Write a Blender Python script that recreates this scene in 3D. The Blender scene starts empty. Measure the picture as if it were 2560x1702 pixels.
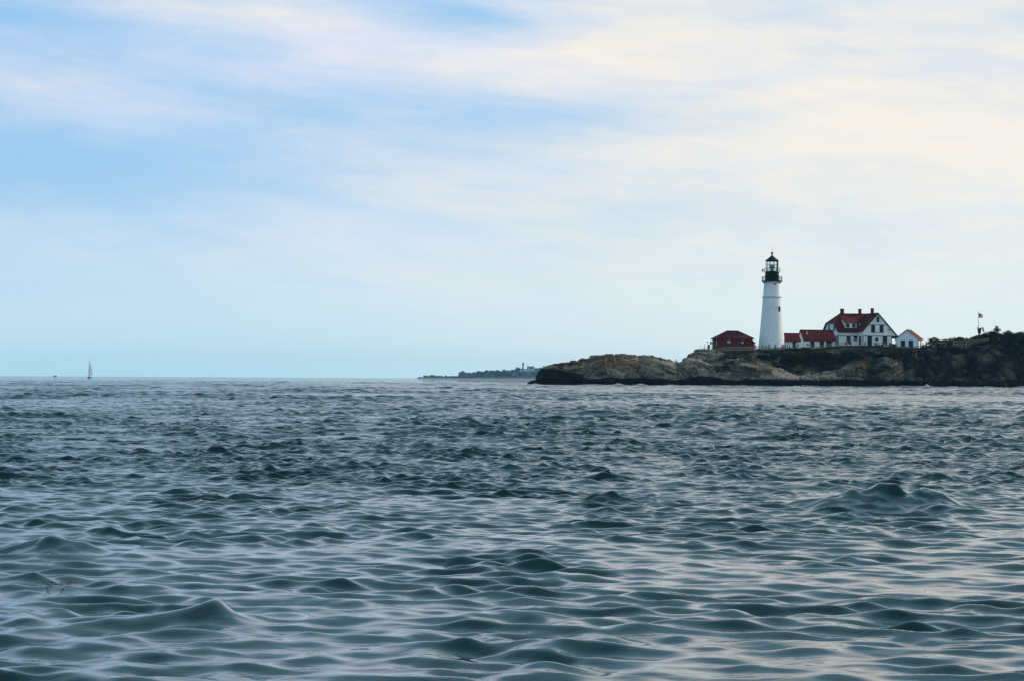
import bpy, bmesh, math, random
import numpy as np
from mathutils import Vector, Matrix

sc = bpy.context.scene
COL = sc.collection
PI = math.pi
RNG = np.random.default_rng(7)
random.seed(7)

# ------------------------------------------------------------------ camera
# long lens from a small boat: eye 1.63 m above the water
F = 5895.0                      # focal length in pixels of a 2560 px wide frame
EYE = 1.63
PITCH = math.atan(93.5 / F)
ROLL = math.radians(0.32)
cam = bpy.data.cameras.new("camera")
cam.sensor_width = 36.0
cam.lens = 36.0 * F / 2560.0
cam.clip_start = 0.1
cam.clip_end = 60000.0
cob = bpy.data.objects.new("camera", cam)
COL.objects.link(cob)
CR = Matrix.Rotation(PI / 2 + PITCH, 3, 'X') @ Matrix.Rotation(ROLL, 3, 'Z')
cob.matrix_world = Matrix.Translation((0, 0, EYE)) @ CR.to_4x4()
sc.camera = cob


def W(px, py, D):
    """point of the world seen at photo pixel px, py at a distance of D metres"""
    r = CR @ Vector(((px - 1280.0) / F, (851.0 - py) / F, -1.0))
    t = D / r.y
    return Vector((r.x * t, D, EYE + r.z * t))


def S(D):
    return D / F                # metres per photo pixel at D


# ------------------------------------------------------------------ materials
def newmat(name):
    m = bpy.data.materials.new(name)
    m.use_nodes = True
    nt = m.node_tree
    nt.nodes.clear()
    out = nt.nodes.new('ShaderNodeOutputMaterial')
    return m, nt, out


class NT:
    """small helper that wires nodes"""
    def __init__(s, nt):
        s.nt = nt

    def n(s, typ, **kw):
        nd = s.nt.nodes.new(typ)
        for k, v in kw.items():
            setattr(nd, k, v)
        return nd

    def put(s, sock, v):
        if isinstance(v, bpy.types.NodeSocket):
            s.nt.links.new(v, sock)
        elif v is not None:
            if sock.type == 'RGBA' and len(v) == 3:
                v = (*v, 1.0)
            sock.default_value = v

    def math(s, op, a, b=None, c=None, clamp=False):
        nd = s.n('ShaderNodeMath', operation=op, use_clamp=clamp)
        s.put(nd.inputs[0], a)
        if b is not None:
            s.put(nd.inputs[1], b)
        if c is not None:
            s.put(nd.inputs[2], c)
        return nd.outputs[0]

    def mix(s, f, a, b, mode='MIX'):
        nd = s.n('ShaderNodeMix', data_type='RGBA', blend_type=mode)
        s.put(nd.inputs[0], f)
        s.put(nd.inputs[6], a)
        s.put(nd.inputs[7], b)
        return nd.outputs[2]

    def ramp(s, f, a, b, lo=0.0, hi=1.0, smooth=True):
        nd = s.n('ShaderNodeMapRange', interpolation_type='SMOOTHSTEP' if smooth else 'LINEAR')
        s.put(nd.inputs[0], f)
        s.put(nd.inputs[1], a)
        s.put(nd.inputs[2], b)
        s.put(nd.inputs[3], lo)
        s.put(nd.inputs[4], hi)
        return nd.outputs[0]

    def noise(s, vec, scale, detail=3.0, rough=0.55, dist=0.0):
        nd = s.n('ShaderNodeTexNoise')
        s.put(nd.inputs['Vector'], vec)
        nd.inputs['Scale'].default_value = scale
        nd.inputs['Detail'].default_value = detail
        nd.inputs['Roughness'].default_value = rough
        nd.inputs['Distortion'].default_value = dist
        return nd.outputs[0]

    def scaled(s, vec, sx, sy, sz):
        nd = s.n('ShaderNodeMapping')
        s.put(nd.inputs[0], vec)
        nd.inputs['Scale'].default_value = (sx, sy, sz)
        return nd.outputs[0]

    def pbsdf(s, color, rough=0.7, spec=0.3, metal=0.0, normal=None, **kw):
        p = s.n('ShaderNodeBsdfPrincipled')
        s.put(p.inputs['Base Color'], color)
        s.put(p.inputs['Roughness'], rough)
        p.inputs['Specular IOR Level'].default_value = spec
        p.inputs['Metallic'].default_value = metal
        if normal is not None:
            s.put(p.inputs['Normal'], normal)
        for k, v in kw.items():
            s.put(p.inputs[k], v)
        return p.outputs[0]

    def bump(s, h, strength, dist):
        b = s.n('ShaderNodeBump')
        s.put(b.inputs['Height'], h)
        b.inputs['Strength'].default_value = strength
        b.inputs['Distance'].default_value = dist
        return b.outputs[0]


def plain(name, col, rough=0.7, spec=0.3, metal=0.0, var=0.18, scale=1.5, sx=1, sy=1, sz=1):
    """a painted or natural surface with a little weathering"""
    m, nt, out = newmat(name)
    k = NT(nt)
    tc = k.n('ShaderNodeTexCoord').outputs['Object']
    v = k.scaled(tc, sx, sy, sz)
    f = k.noise(v, scale, 4.0, 0.6)
    g = k.noise(tc, scale * 7.0, 2.0, 0.6)
    f = k.math('ADD', k.math('MULTIPLY', f, 0.7), k.math('MULTIPLY', g, 0.3))
    lo = tuple(c * (1 - var * 1.6) for c in col)
    hi = tuple(min(1, c * (1 + var)) for c in col)
    c = k.mix(k.ramp(f, 0.3, 0.7), lo, hi)
    nt.links.new(k.pbsdf(c, rough, spec, metal, k.bump(g, 0.15, 0.02)), out.inputs[0])
    return m


M = {}


def attrmat(name, rough=0.85, spec=0.2, fine=6.0, amt=0.35, bump=0.3, trans=0.0):
    """colour from a per-vertex attribute, broken up by fine noise"""
    m, nt, out = newmat(name)
    k = NT(nt)
    at = k.n('ShaderNodeAttribute', attribute_name='tint').outputs['Color']
    tc = k.n('ShaderNodeTexCoord').outputs['Object']
    g = k.noise(tc, fine, 5.0, 0.65)
    f = k.ramp(g, 0.3, 0.7, 1 - amt, 1 + amt)
    c = k.mix(1.0, at, f, 'MULTIPLY')
    b = k.pbsdf(c, rough, spec, 0.0, k.bump(g, bump, 0.25) if bump else None)
    if trans:
        t = k.n('ShaderNodeBsdfTranslucent')
        k.put(t.inputs[0], c)
        mx = k.n('ShaderNodeMixShader')
        mx.inputs[0].default_value = trans
        nt.links.new(b, mx.inputs[1])
        nt.links.new(t.outputs[0], mx.inputs[2])
        b = mx.outputs[0]
    nt.links.new(b, out.inputs[0])
    return m


# ------------------------------------------------------------------ objects
def tag(o, label=None, cat=None, group=None, kind=None):
    if label:
        o['label'] = label
    if cat:
        o['category'] = cat
    if group:
        o['group'] = group
    if kind:
        o['kind'] = kind
    return o


def empty(name, loc, rz=0.0, label=None, cat=None, group=None):
    o = bpy.data.objects.new(name, None)
    o.empty_display_size = 0.3
    COL.objects.link(o)
    o.location = loc
    o.rotation_euler = (0, 0, rz)
    return tag(o, label, cat, group)


def link_mesh(name, me, mats, parent=None):
    o = bpy.data.objects.new(name, me)
    for m in mats:
        me.materials.append(m)
    COL.objects.link(o)
    if parent is not None:
        o.parent = parent
    return o


def np_mesh(name, verts, quads, tint=None, smooth=False):
    """mesh from numpy arrays; quads is (n,4) or (n,3)"""
    me = bpy.data.meshes.new(name)
    nv, nf, k = len(verts), len(quads), quads.shape[1]
    me.vertices.add(nv)
    me.vertices.foreach_set('co', np.ascontiguousarray(verts, dtype=np.float32).ravel())
    me.loops.add(nf * k)
    me.loops.foreach_set('vertex_index', np.ascontiguousarray(quads, dtype=np.int32).ravel())
    me.polygons.add(nf)
    me.polygons.foreach_set('loop_start', np.arange(0, nf * k, k, dtype=np.int32))
    if smooth:
        me.polygons.foreach_set('use_smooth', np.ones(nf, dtype=bool))
    if tint is not None:
        a = me.color_attributes.new('tint', 'FLOAT_COLOR', 'POINT')
        c = np.ones((nv, 4), dtype=np.float32)
        c[:, :3] = tint
        a.data.foreach_set('color', c.ravel())
    me.update(calc_edges=True)
    me.validate()
    return me


class MB:
    """collects shapes into one mesh"""
    def __init__(s):
        s.v, s.f, s.m, s.sm = [], [], [], []

    def add(s, vs, fs, mi=0, smooth=False):
        b = len(s.v)
        s.v += [tuple(v) for v in vs]
        for i, f in enumerate(fs):
            s.f.append([b + j for j in f])
            s.m.append(mi[i] if isinstance(mi, (list, tuple)) else mi)
            s.sm.append(smooth)
        return s

    def box(s, x0, x1, y0, y1, z0, z1, mi=0):
        vs = [(x, y, z) for z in (z0, z1) for y in (y0, y1) for x in (x0, x1)]
        return s.add(vs, [(0, 2, 3, 1), (4, 5, 7, 6), (0, 1, 5, 4), (1, 3, 7, 5), (3, 2, 6, 7), (2, 0, 4, 6)], mi)

    def extrude(s, poly, off, mi=0, mside=None):
        """closed solid from a planar polygon and an offset vector"""
        n = len(poly)
        p = [Vector(q) for q in poly]
        o = Vector(off)
        nrm = Vector((0, 0, 0))
        for i in range(n):
            nrm += p[i].cross(p[(i + 1) % n])
        if nrm.dot(o) > 0:
            p.reverse()
        vs = p + [q + o for q in p]
        fs = [tuple(range(n)), tuple(range(2 * n - 1, n - 1, -1))]
        fs += [(j, i, n + i, n + j) for i, j in ((i, (i + 1) % n) for i in range(n))]
        ms = mi if mside is None else mside
        return s.add(vs, fs, [mi, ms] + [ms] * n)

    def slab(s, poly, t, mi=0, mside=1):
        """roof panel: the polygon is the top face, t its thickness downwards"""
        p = [Vector(q) for q in poly]
        n = Vector((0, 0, 0))
        for i in range(len(p)):
            n += p[i].cross(p[(i + 1) % len(p)])
        n.normalize()
        if n.z < 0:
            p.reverse()
            n = -n
        return s.extrude(p, -n * t, mi, mside)

    def lathe(s, prof, n=32, c=(0, 0, 0), mi=0, smooth=True, phase=0.0):
        vs, fs = [], []
        for r, z in prof:
            for i in range(n):
                a = 2 * PI * i / n + phase
                vs.append((c[0] + r * math.cos(a), c[1] + r * math.sin(a), c[2] + z))
        for k in range(len(prof) - 1):
            for i in range(n):
                j = (i + 1) % n
                fs.append((k * n + i, k * n + j, (k + 1) * n + j, (k + 1) * n + i))
        s.add(vs, fs, mi, smooth)
        if prof[0][0] > 1e-4:
            s.add(vs[:n], [tuple(range(n - 1, -1, -1))], mi)
        if prof[-1][0] > 1e-4:
            s.add(vs[-n:], [tuple(range(n))], mi)
        return s

    def tube(s, a, b, r0, r1=None, n=8, mi=0):
        a, b = Vector(a), Vector(b)
        r1 = r0 if r1 is None else r1
        d = (b - a).normalized()
        u = d.orthogonal().normalized()
        w = d.cross(u)
        vs = []
        for p, r in ((a, r0), (b, r1)):
            for i in range(n):
                t = 2 * PI * i / n
                vs.append(p + (u * math.cos(t) + w * math.sin(t)) * r)
        fs = [(i, (i + 1) % n, n + (i + 1) % n, n + i) for i in range(n)]
        s.add(vs, fs, mi, n > 4)
        s.add(vs, [tuple(range(n - 1, -1, -1)), tuple(range(n, 2 * n))], mi)
        return s

    def torus(s, R, r, z, n=36, k=6, c=(0, 0), mi=0):
        vs, fs = [], []
        for i in range(n):
            a = 2 * PI * i / n
            for j in range(k):
                b = 2 * PI * j / k
                q = R + r * math.cos(b)
                vs.append((c[0] + q * math.cos(a), c[1] + q * math.sin(a), z + r * math.sin(b)))
        for i in range(n):
            for j in range(k):
                fs.append((i * k + j, ((i + 1) % n) * k + j, ((i + 1) % n) * k + (j + 1) % k, i * k + (j + 1) % k))
        return s.add(vs, fs, mi, True)

    def build(s, name, mats, parent=None):
        me = bpy.data.meshes.new(name)
        me.from_pydata(s.v, [], s.f)
        if not isinstance(mats, (list, tuple)):
            mats = [mats]
        o = link_mesh(name, me, mats, parent)
        me.polygons.foreach_set('material_index', s.m)
        me.polygons.foreach_set('use_smooth', s.sm)
        me.update()
        return o


def hash3(ix, iy, iz, seed):
    h = (ix.astype(np.int64) * 374761393 + iy.astype(np.int64) * 668265263 + iz.astype(np.int64) * 2147483647 + seed * 1274126177) & 0xFFFFFFFF
    h = ((h ^ (h >> 13)) * 1274126177) & 0xFFFFFFFF
    h = ((h ^ (h >> 16)) * 2246822519) & 0xFFFFFFFF
    h = h ^ (h >> 15)
    return (h & 0xFFFFFF) / float(0x1000000)


def vnoise(p, scale, seed=0):
    """smooth value noise, -1..1"""
    q = p * scale
    i = np.floor(q).astype(np.int64)
    f = q - i
    f = f * f * (3 - 2 * f)
    r = 0
    for dx in (0, 1):
        for dy in (0, 1):
            for dz in (0, 1):
                w = (f[:, 0] if dx else 1 - f[:, 0]) * (f[:, 1] if dy else 1 - f[:, 1]) * (f[:, 2] if dz else 1 - f[:, 2])
                r = r + w * hash3(i[:, 0] + dx, i[:, 1] + dy, i[:, 2] + dz, seed)
    return r * 2 - 1


def fbm(p, scale, octv=4, seed=0, gain=0.5):
    r, a, t = 0, 1.0, 0
    for o in range(octv):
        r = r + a * vnoise(p, scale * 2 ** o, seed + o)
        t += a
        a *= gain
    return r / t


def cells(p, scale, seed=0):
    """nearest jittered cell: (vector from its centre, two random numbers, gap to second nearest)"""
    q = p * scale
    i0 = np.floor(q).astype(np.int64)
    best = np.full(len(p), 1e9)
    sec = np.full(len(p), 1e9)
    vec = np.zeros_like(p)
    idx = np.zeros((len(p), 3), dtype=np.int64)
    for dx in (-1, 0, 1):
        for dy in (-1, 0, 1):
            for dz in (-1, 0, 1):
                c = i0 + np.array([dx, dy, dz])
                cen = c + np.stack([hash3(c[:, 0], c[:, 1], c[:, 2], seed + k) for k in (11, 12, 13)], 1)
                d = q - cen
                dd = (d * d).sum(1)
                m = dd < best
                sec = np.where(m, best, np.minimum(sec, dd))
                best = np.where(m, dd, best)
                vec[m] = d[m]
                idx[m] = c[m]
    r = [hash3(idx[:, 0], idx[:, 1], idx[:, 2], seed + k) for k in (21, 22, 23, 24, 25)]
    return vec, r, np.sqrt(sec) - np.sqrt(best)


def blocks(a, b, c, t, l, seed):
    """jointed rock: beds of thickness t broken into blocks of length l; a along the bed, b into it, c across it"""
    z0 = np.zeros(len(a), dtype=np.int64)
    fc = c / t
    kc = np.floor(fc).astype(np.int64)
    off = hash3(kc, z0, z0, seed)
    fa = a / (l * (0.6 + 0.9 * hash3(kc, z0 + 3, z0, seed))) + off * 7.3
    ka = np.floor(fa).astype(np.int64)
    fb = b / (l * 0.8) + hash3(kc, ka, z0, seed + 1) * 5.1
    kb = np.floor(fb).astype(np.int64)
    r = [hash3(kc, ka, kb, seed + 2 + i) for i in range(5)]
    ua, ub, uc = fa - ka - 0.5, fb - kb - 0.5, fc - kc - 0.5
    e = np.minimum((0.5 - np.abs(ua)) * l, (0.5 - np.abs(uc)) * t)
    return ua, ub, uc, r, e
# ------------------------------------------------------------------ sky and sun
SUN_AZ = math.radians(62)       # to the right of the view, behind the headland
SUN_EL = math.radians(30)
world = bpy.data.worlds.new("World")
sc.world = world
world.use_nodes = True
wn = world.node_tree
wn.nodes.clear()
k = NT(wn)
SKYK = 0.1
sky = k.n('ShaderNodeTexSky', sky_type='NISHITA')
sky.sun_disc = False
sky.sun_elevation = SUN_EL
sky.sun_rotation = SUN_AZ
sky.altitude = 0
sky.air_density = 1.0
sky.dust_density = 1.0
sky.ozone_density = 2.0
gen = k.n('ShaderNodeTexCoord').outputs['Generated']
sp = k.n('ShaderNodeSeparateXYZ')
wn.links.new(gen, sp.inputs[0])
az = k.math('MULTIPLY', k.math('ARCTAN2', sp.outputs[0], sp.outputs[1]), F / 1000)
el = k.math('MULTIPLY', k.math('ARCSINE', sp.outputs[2]), F / 1000)
elc = k.math('MAXIMUM', el, 0.0)


def blob(a0, e0, sa, se, slope=0.0):
    """soft patch of sky round azimuth a0 and elevation e0"""
    da = k.math('SUBTRACT', az, a0)
    de = k.math('SUBTRACT', k.math('SUBTRACT', el, e0), k.math('MULTIPLY', da, slope))
    x = k.math('MULTIPLY', da, 1 / sa)
    y = k.math('MULTIPLY', de, 1 / se)
    r = k.math('ADD', k.math('MULTIPLY', x, x), k.math('MULTIPLY', y, y))
    return k.math('POWER', 2.71828, k.math('MULTIPLY', r, -1.0))


def streak(sa, se, slope, seed, detail, rough, dist=0.0):
    """cirrus drawn out along the wind: noise in azimuth and elevation"""
    cb = k.n('ShaderNodeCombineXYZ')
    k.put(cb.inputs[0], k.math('MULTIPLY', az, sa))
    k.put(cb.inputs[1], k.math('MULTIPLY', k.math('SUBTRACT', el, k.math('MULTIPLY', az, slope)), se))
    cb.inputs[2].default_value = seed
    return k.noise(cb.outputs[0], 1.0, detail, rough, dist)


n1 = streak(1.0, 3.7, -0.10, 3.1, 6.0, 0.55, 0.5)
n2 = streak(2.5, 12.0, -0.08, 8.4, 6.0, 0.6, 0.5)
n4 = streak(6.5, 32.0, -0.06, 21.4, 5.0, 0.65, 0.3)
n3 = streak(2.1, 11.0, -0.02, 15.7, 4.0, 0.55, 0.4)
cl = k.math('ADD', k.math('MULTIPLY', k.math('SUBTRACT', n1, 0.5), 1.1), k.math('MULTIPLY', k.math('SUBTRACT', n2, 0.5), 0.85))
cl = k.math('ADD', cl, k.math('MULTIPLY', k.math('SUBTRACT', n4, 0.5), 0.35))
base = k.math('ADD', 0.62, k.math('MULTIPLY', az, 0.14))


def plus(a, b, w):
    return k.math('ADD', a, k.math('MULTIPLY', b, w))


base = plus(base, blob(-1.25, 0.50, 0.75, 0.13, -0.06), -0.60)
base = plus(base, blob(-1.30, 0.89, 0.30, 0.05, -0.12), -0.34)
base = plus(base, blob(-1.15, 0.72, 0.55, 0.09, -0.08), 0.26)
base = plus(base, blob(-0.18, 0.895, 0.26, 0.045, -0.10), -0.62)
base = plus(base, blob(-0.80, 0.70, 0.60, 0.05, -0.14), -0.34)
base = plus(base, blob(0.05, 0.655, 0.45, 0.05, -0.12), -0.30)
base = plus(base, blob(-0.50, 0.87, 0.75, 0.07, -0.13), 0.22)
base = plus(base, blob(-0.10, 0.77, 0.40, 0.04, -0.16), 0.30)
base = plus(base, blob(0.75, 0.72, 0.70, 0.20, -0.12), 0.18)
cov = k.ramp(k.math('ADD', base, cl), -0.30, 1.20)
# above the frame: broken veil all over the dome
up = k.ramp(el, 1.05, 2.4)
cov = k.mix(up, cov, k.ramp(k.noise(gen, 3.0, 5.0, 0.55), 0.25, 0.75, 0.10, 0.75))
warm = k.math('ADD', k.ramp(az, -1.2, 0.9), k.math('MULTIPLY', k.math('SUBTRACT', n3, 0.5), 2.6), clamp=True)
K = 1 / SKYK
CLOUD_COOL = (0.70 * K, 0.745 * K, 0.87 * K)
CLOUD_WARM = (0.90 * K, 0.84 * K, 0.755 * K)
cloud = k.mix(up, k.mix(warm, CLOUD_COOL, CLOUD_WARM), (0.44 * K, 0.66 * K, 0.78 * K))
blue = k.mix(0.75, sky.outputs[0], k.mix(up, (0.27 * K, 0.57 * K, 0.93 * K), (0.10 * K, 0.34 * K, 0.52 * K)))
col = k.mix(cov, blue, cloud)
# the pale band over the horizon
veil = k.math('POWER', 2.71828, k.math('MULTIPLY', k.math('MULTIPLY', elc, elc), -7.5))
veilc = k.mix(k.ramp(az, -1.2, 1.1), (0.56 * K, 0.75 * K, 0.87 * K), (0.76 * K, 0.86 * K, 0.86 * K))
col = k.mix(k.math('MULTIPLY', veil, 0.93), col, veilc)
low = k.math('POWER', 2.71828, k.math('MULTIPLY', elc, -11.0))
lowc = k.mix(k.ramp(az, -1.2, 1.1), (0.46 * K, 0.77 * K, 0.87 * K), (0.72 * K, 0.86 * K, 0.86 * K))
col = k.mix(k.math('MULTIPLY', low, 0.8), col, lowc)
bg = k.n('ShaderNodeBackground')
k.put(bg.inputs[0], col)
bg.inputs[1].default_value = SKYK
wo = k.n('ShaderNodeOutputWorld')
wn.links.new(bg.outputs[0], wo.inputs[0])

sun = bpy.data.lights.new("sun", 'SUN')
sun.energy = 3.0
sun.angle = math.radians(5)
sun.color = (1.0, 0.90, 0.74)
so = bpy.data.objects.new("sun", sun)
COL.objects.link(so)
sd = Vector((math.sin(SUN_AZ) * math.cos(SUN_EL), math.cos(SUN_AZ) * math.cos(SUN_EL), math.sin(SUN_EL)))
so.rotation_euler = (-sd).to_track_quat('-Z', 'Y').to_euler()
so.location = (300, 300, 300)
sc.view_settings.view_transform = 'Standard'
sc.view_settings.look = 'None'
sc.view_settings.exposure = 0.10
sc.view_settings.gamma = 1.0
# ------------------------------------------------------------------ the sea
def wave_set():
    """wind sea: random trains, most of them rolling towards the viewer"""
    r = np.random.default_rng(21)
    out = []
    lams = np.exp(np.linspace(math.log(0.17), math.log(11.0), 150)) * r.uniform(0.96, 1.04, 150)
    for L in lams:
        spread = 0.5 if L > 2 else 0.75
        th = -PI / 2 + 0.14 + r.normal() * spread
        kk = 2 * PI / L
        if L < 0.24:
            s = 0.034 * (L / 0.24) ** 0.3
        elif L < 0.52:
            s = 0.043
        else:
            s = max(0.0090, 0.043 * (0.52 / L) ** 1.0)
        if L > 4.0:
            s *= 4.0 / L
        out.append((L, kk * math.cos(th), kk * math.sin(th), kk, s * r.uniform(0.6, 1.4) / kk, r.uniform(0, 2 * PI)))
    return out


def sea():
    near = np.arange(7.0, 44.0, 0.030)
    far = [near[-1]]
    while far[-1] < 900:
        far.append(far[-1] + max(0.030, (far[-1] / 44.0) ** 1.17 * 0.036))
    out = [far[-1]]
    while out[-1] < 6500:
        out.append(out[-1] * 1.035)
    Y = np.concatenate([[-400, -120, -40, -14, -4, 1, 4, 5.5, 6.4], near, far[1:], out[1:]])
    inner = np.linspace(-1, 1, 620)
    side = 1 + np.cumsum(0.006 * 1.18 ** np.arange(38))
    T = np.concatenate([-side[::-1], inner, side])
    half = np.maximum(Y + 15.0, 14.0) * 0.262
    X = half[:, None] * T[None, :]
    YY = np.repeat(Y[:, None], len(T), 1)
    dY = np.gradient(Y)
    dT = np.gradient(T)
    rows, cols = X.shape
    x0 = X.copy()
    y0 = YY.copy()
    px, py, pz = np.zeros_like(X), np.zeros_like(X), np.zeros_like(X)
    # slicks and gusts: where the short waves are weak or strong
    pp = np.stack([x0.ravel() * 0.05, y0.ravel() * 0.02, np.zeros(x0.size)], 1)
    gust = fbm(pp, 1.0, 3, 5).reshape(X.shape)
    gust = np.clip(0.95 + 1.0 * gust, 0.35, 1.5)
    calm = np.clip((y0 - 16.0) / 30.0, 0, 1)
    calm = 0.35 + 0.65 * calm * calm * (3 - 2 * calm)
    env = fbm(np.stack([x0.ravel() * 0.75, y0.ravel() * 0.42, np.zeros(x0.size)], 1), 1.0, 3, 35).reshape(X.shape)
    env = np.clip(1.0 + 1.4 * env, 0.55, 1.65)
    env = env * (0.95 + 0.43 * np.clip((y0 - 22) / 24, 0, 1))
    env = env * (1 - np.clip((y0 - 150) / 200, 0, 1)) + 1.5 * np.clip((y0 - 150) / 200, 0, 1)
    groups = np.clip(1.0 + 1.7 * fbm(pp * np.array([1.6, 1.6, 1]) + 9.1, 1.0, 2, 15).reshape(X.shape), 0.45, 1.6)
    for L, kx, ky, kk, A, ph in wave_set():
        # rows and columns fine enough for this wavelength
        w_r = np.clip((L / 2.6 - dY) / (L / 5.0), 0, 1)
        r1 = np.nonzero(w_r > 0)[0]
        if len(r1) == 0:
            continue
        a, b = r1[0], r1[-1] + 1
        dx = half[a:b, None] * dT[None, :]
        w = w_r[a:b, None] * np.clip((L / 2.6 - dx) / (L / 5.0), 0, 1)
        # close to the boat only the short wavelets stand out; longer waves build up farther off
        t = np.clip((y0[a:b] - 16.0) / 70.0, 0, 1)
        nf = 1.0 if L < 0.5 else ((0.5 / L) ** 1.15 * (1 - t) + (1.25 if L > 1.0 else 1.0) * t) * (1 + 0.9 * np.clip((y0[a:b] - 130.0) / 200.0, 0, 1))
        if L < 0.30:
            w = w * gust[a:b] * calm[a:b] * env[a:b]
        elif L < 0.8:
            w = w * (0.5 + 0.5 * gust[a:b]) * env[a:b] * nf
        else:
            w = w * groups[a:b] * nf * (0.4 + 0.6 * env[a:b] if L < 1.8 else 1.0)
        f = kx * x0[a:b] + ky * y0[a:b] + ph
        c, s = np.cos(f), np.sin(f)
        q = 0.6
        pz[a:b] += A * w * c
        px[a:b] -= q * A * w * s * kx / kk
        py[a:b] -= q * A * w * s * ky / kk
    # a few lone wavelets that stand above the rest: photo x, distance, height, half-width, depth
    lump = fbm(np.stack([x0.ravel() * 2.2, y0.ravel() * 1.3, np.zeros(x0.size)], 1), 1.0, 3, 25).reshape(X.shape)
    for (ux, D, hh, sx, sy) in ((2272, 30.0, 0.33, 0.30, 0.46), (2235, 29.8, 0.17, 0.9, 0.9), (545, 15.8, 0.12, 0.13, 0.28), (520, 15.5, 0.06, 0.45, 0.4),
                                (120, 21.5, 0.16, 0.28, 0.45), (260, 21.4, 0.09, 0.7, 0.5), (85, 18.5, 0.08, 0.20, 0.30), (1400, 14.2, 0.06, 0.3, 0.30)):
        cx = (ux - 1280) / F * D
        ex = (x0 - cx) / sx + 0.35 * (y0 - D) / sy
        ex = np.where(ex < 0, ex * 0.62, ex * 1.15)
        ey = (y0 - D) / sy
        r2 = np.sqrt(ex * ex + ey * ey + 0.10) - 0.31
        pz += hh * (1 + 0.9 * lump) * np.exp(-r2 * 1.5) * np.clip(3 - r2, 0, 1)
    pz *= 1 - 0.55 * np.exp(-((x0 - 1.72) / 0.9) ** 2 - ((y0 - 42.0) / 2.2) ** 2)
    X = x0 + px
    YY = y0 + py
    V = np.stack([X.ravel(), YY.ravel(), pz.ravel()], 1)
    i = np.arange(rows - 1)[:, None] * cols + np.arange(cols - 1)[None, :]
    Q = np.stack([i, i + 1, i + cols + 1, i + cols], -1).reshape(-1, 4)
    me = np_mesh("sea", V, Q, smooth=True)
    m, nt, out = newmat("sea_water")
    k = NT(nt)
    tc = k.n('ShaderNodeTexCoord').outputs['Object']
    a1 = k.noise(k.scaled(tc, 0.8, 1.0, 1.0), 9.0, 4.0, 0.62, 0.6)
    a2 = k.noise(k.scaled(tc, 0.7, 1.0, 1.0), 1.3, 4.0, 0.6, 0.4)
    gu = k.ramp(k.noise(k.scaled(tc, 0.035, 0.012, 1.0), 1.0, 3.0, 0.5), 0.35, 0.65, 0.35, 1.0)
    sy = k.n('ShaderNodeSeparateXYZ')
    nt.links.new(tc, sy.inputs[0])
    fetch = k.ramp(sy.outputs[1], 17.0, 50.0, 0.10, 1.0)
    b1 = k.n('ShaderNodeBump')
    k.put(b1.inputs['Height'], a1)
    k.put(b1.inputs['Strength'], k.math('MULTIPLY', k.math('MULTIPLY', gu, fetch), 0.9))
    b1.inputs['Distance'].default_value = 0.055
    b2 = k.n('ShaderNodeBump')
    k.put(b2.inputs['Height'], a2)
    k.put(b2.inputs['Strength'], k.ramp(sy.outputs[1], 40.0, 350.0, 0.05, 1.0))
    b2.inputs['Distance'].default_value = 0.40
    nt.links.new(b1.outputs[0], b2.inputs['Normal'])
    body = k.mix(k.noise(tc, 0.08, 2.0), (0.0006, 0.0165, 0.0205), (0.0016, 0.027, 0.031))
    p = k.pbsdf(body, 0.02, 0.5, 0.0, b2.outputs[0], IOR=1.333)
    nt.links.new(p, out.inputs[0])
    o = link_mesh("sea", me, [m])
    tag(o, kind='structure')
    return o


sea()
# ------------------------------------------------------------------ the rocky headland
def ctrl(points, D):
    """photo silhouette points -> (bearing, height) at distance D; bearing = X / Y * F"""
    q, z = [], []
    for px, py in points:
        p = W(px, py, D)
        q.append(p.x / p.y * F)
        z.append(p.z)
    return np.array(q), np.array(z)


TA = [(1318, 957), (1326, 953), (1341, 950), (1343, 937), (1350.6, 922), (1368, 914.5), (1386, 908), (1410, 906), (1423, 908), (1433, 902), (1442, 901), (1457, 897),
      (1462.5, 898.6), (1474.6, 891.5), (1487.5, 890.6), (1502, 888), (1513, 884.5), (1531, 882), (1545.5, 881), (1558, 882), (1574.5, 885.5), (1590, 887),
      (1602, 893), (1604, 888.5), (1618, 887.5), (1632.5, 888.5), (1647, 893.5), (1661.5, 895), (1674, 899.5), (1685, 904.5), (1694.6, 908), (1702.4, 897.5),
      (1712, 895), (1724, 897), (1745, 900), (1760, 906), (1772, 912), (1785, 908), (1800, 905), (1812, 900), (1816, 896), (1837, 895), (1854.5, 897), (1875, 902), (1893.5, 906),
      (1923, 914), (1952, 924), (1981, 935), (1997, 937), (2007, 932), (2020, 930), (2049.5, 935.5), (2062, 931), (2079, 928), (2095, 926), (2113, 917), (2146, 907), (2160, 918),
      (2168, 930), (2177, 937), (2185, 922), (2194, 914), (2210, 896), (2225, 900), (2238, 907), (2260, 932), (2304, 945), (2348, 948), (2393, 945), (2437, 950), (2500, 951),
      (2560, 950), (2750, 948), (3200, 945)]
TP = [(1318, 962), (1342, 955), (1386, 925), (1460, 910), (1545, 897), (1640, 905), (1690, 925), (1716, 903), (1725, 890), (1729, 881), (1741, 878.5), (1743, 876), (1781, 877.5), (1807, 880), (1850, 879),
      (1890, 878), (1940, 878), (1967, 877), (2031, 876), (2060, 874), (2080, 870), (2109, 867), (2200, 867), (2228, 872), (2293, 876), (2313, 873), (2335, 868),
      (2383, 868), (2440, 866), (2487, 857), (2560, 851), (2750, 845), (3200, 840)]
PB = [(1318, 967), (1400, 962), (1690, 960), (1725, 910), (1741, 882), (1745, 876), (1785, 875), (1881, 874), (1929, 871.5), (1985, 869.5), (2040, 869), (2100, 867.5), (2200, 867), (2240, 869),
      (2293, 870.5), (2335, 868), (2440, 864), (2560, 849), (2750, 842), (3200, 836)]
qa, za = ctrl(TA, 612)
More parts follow.
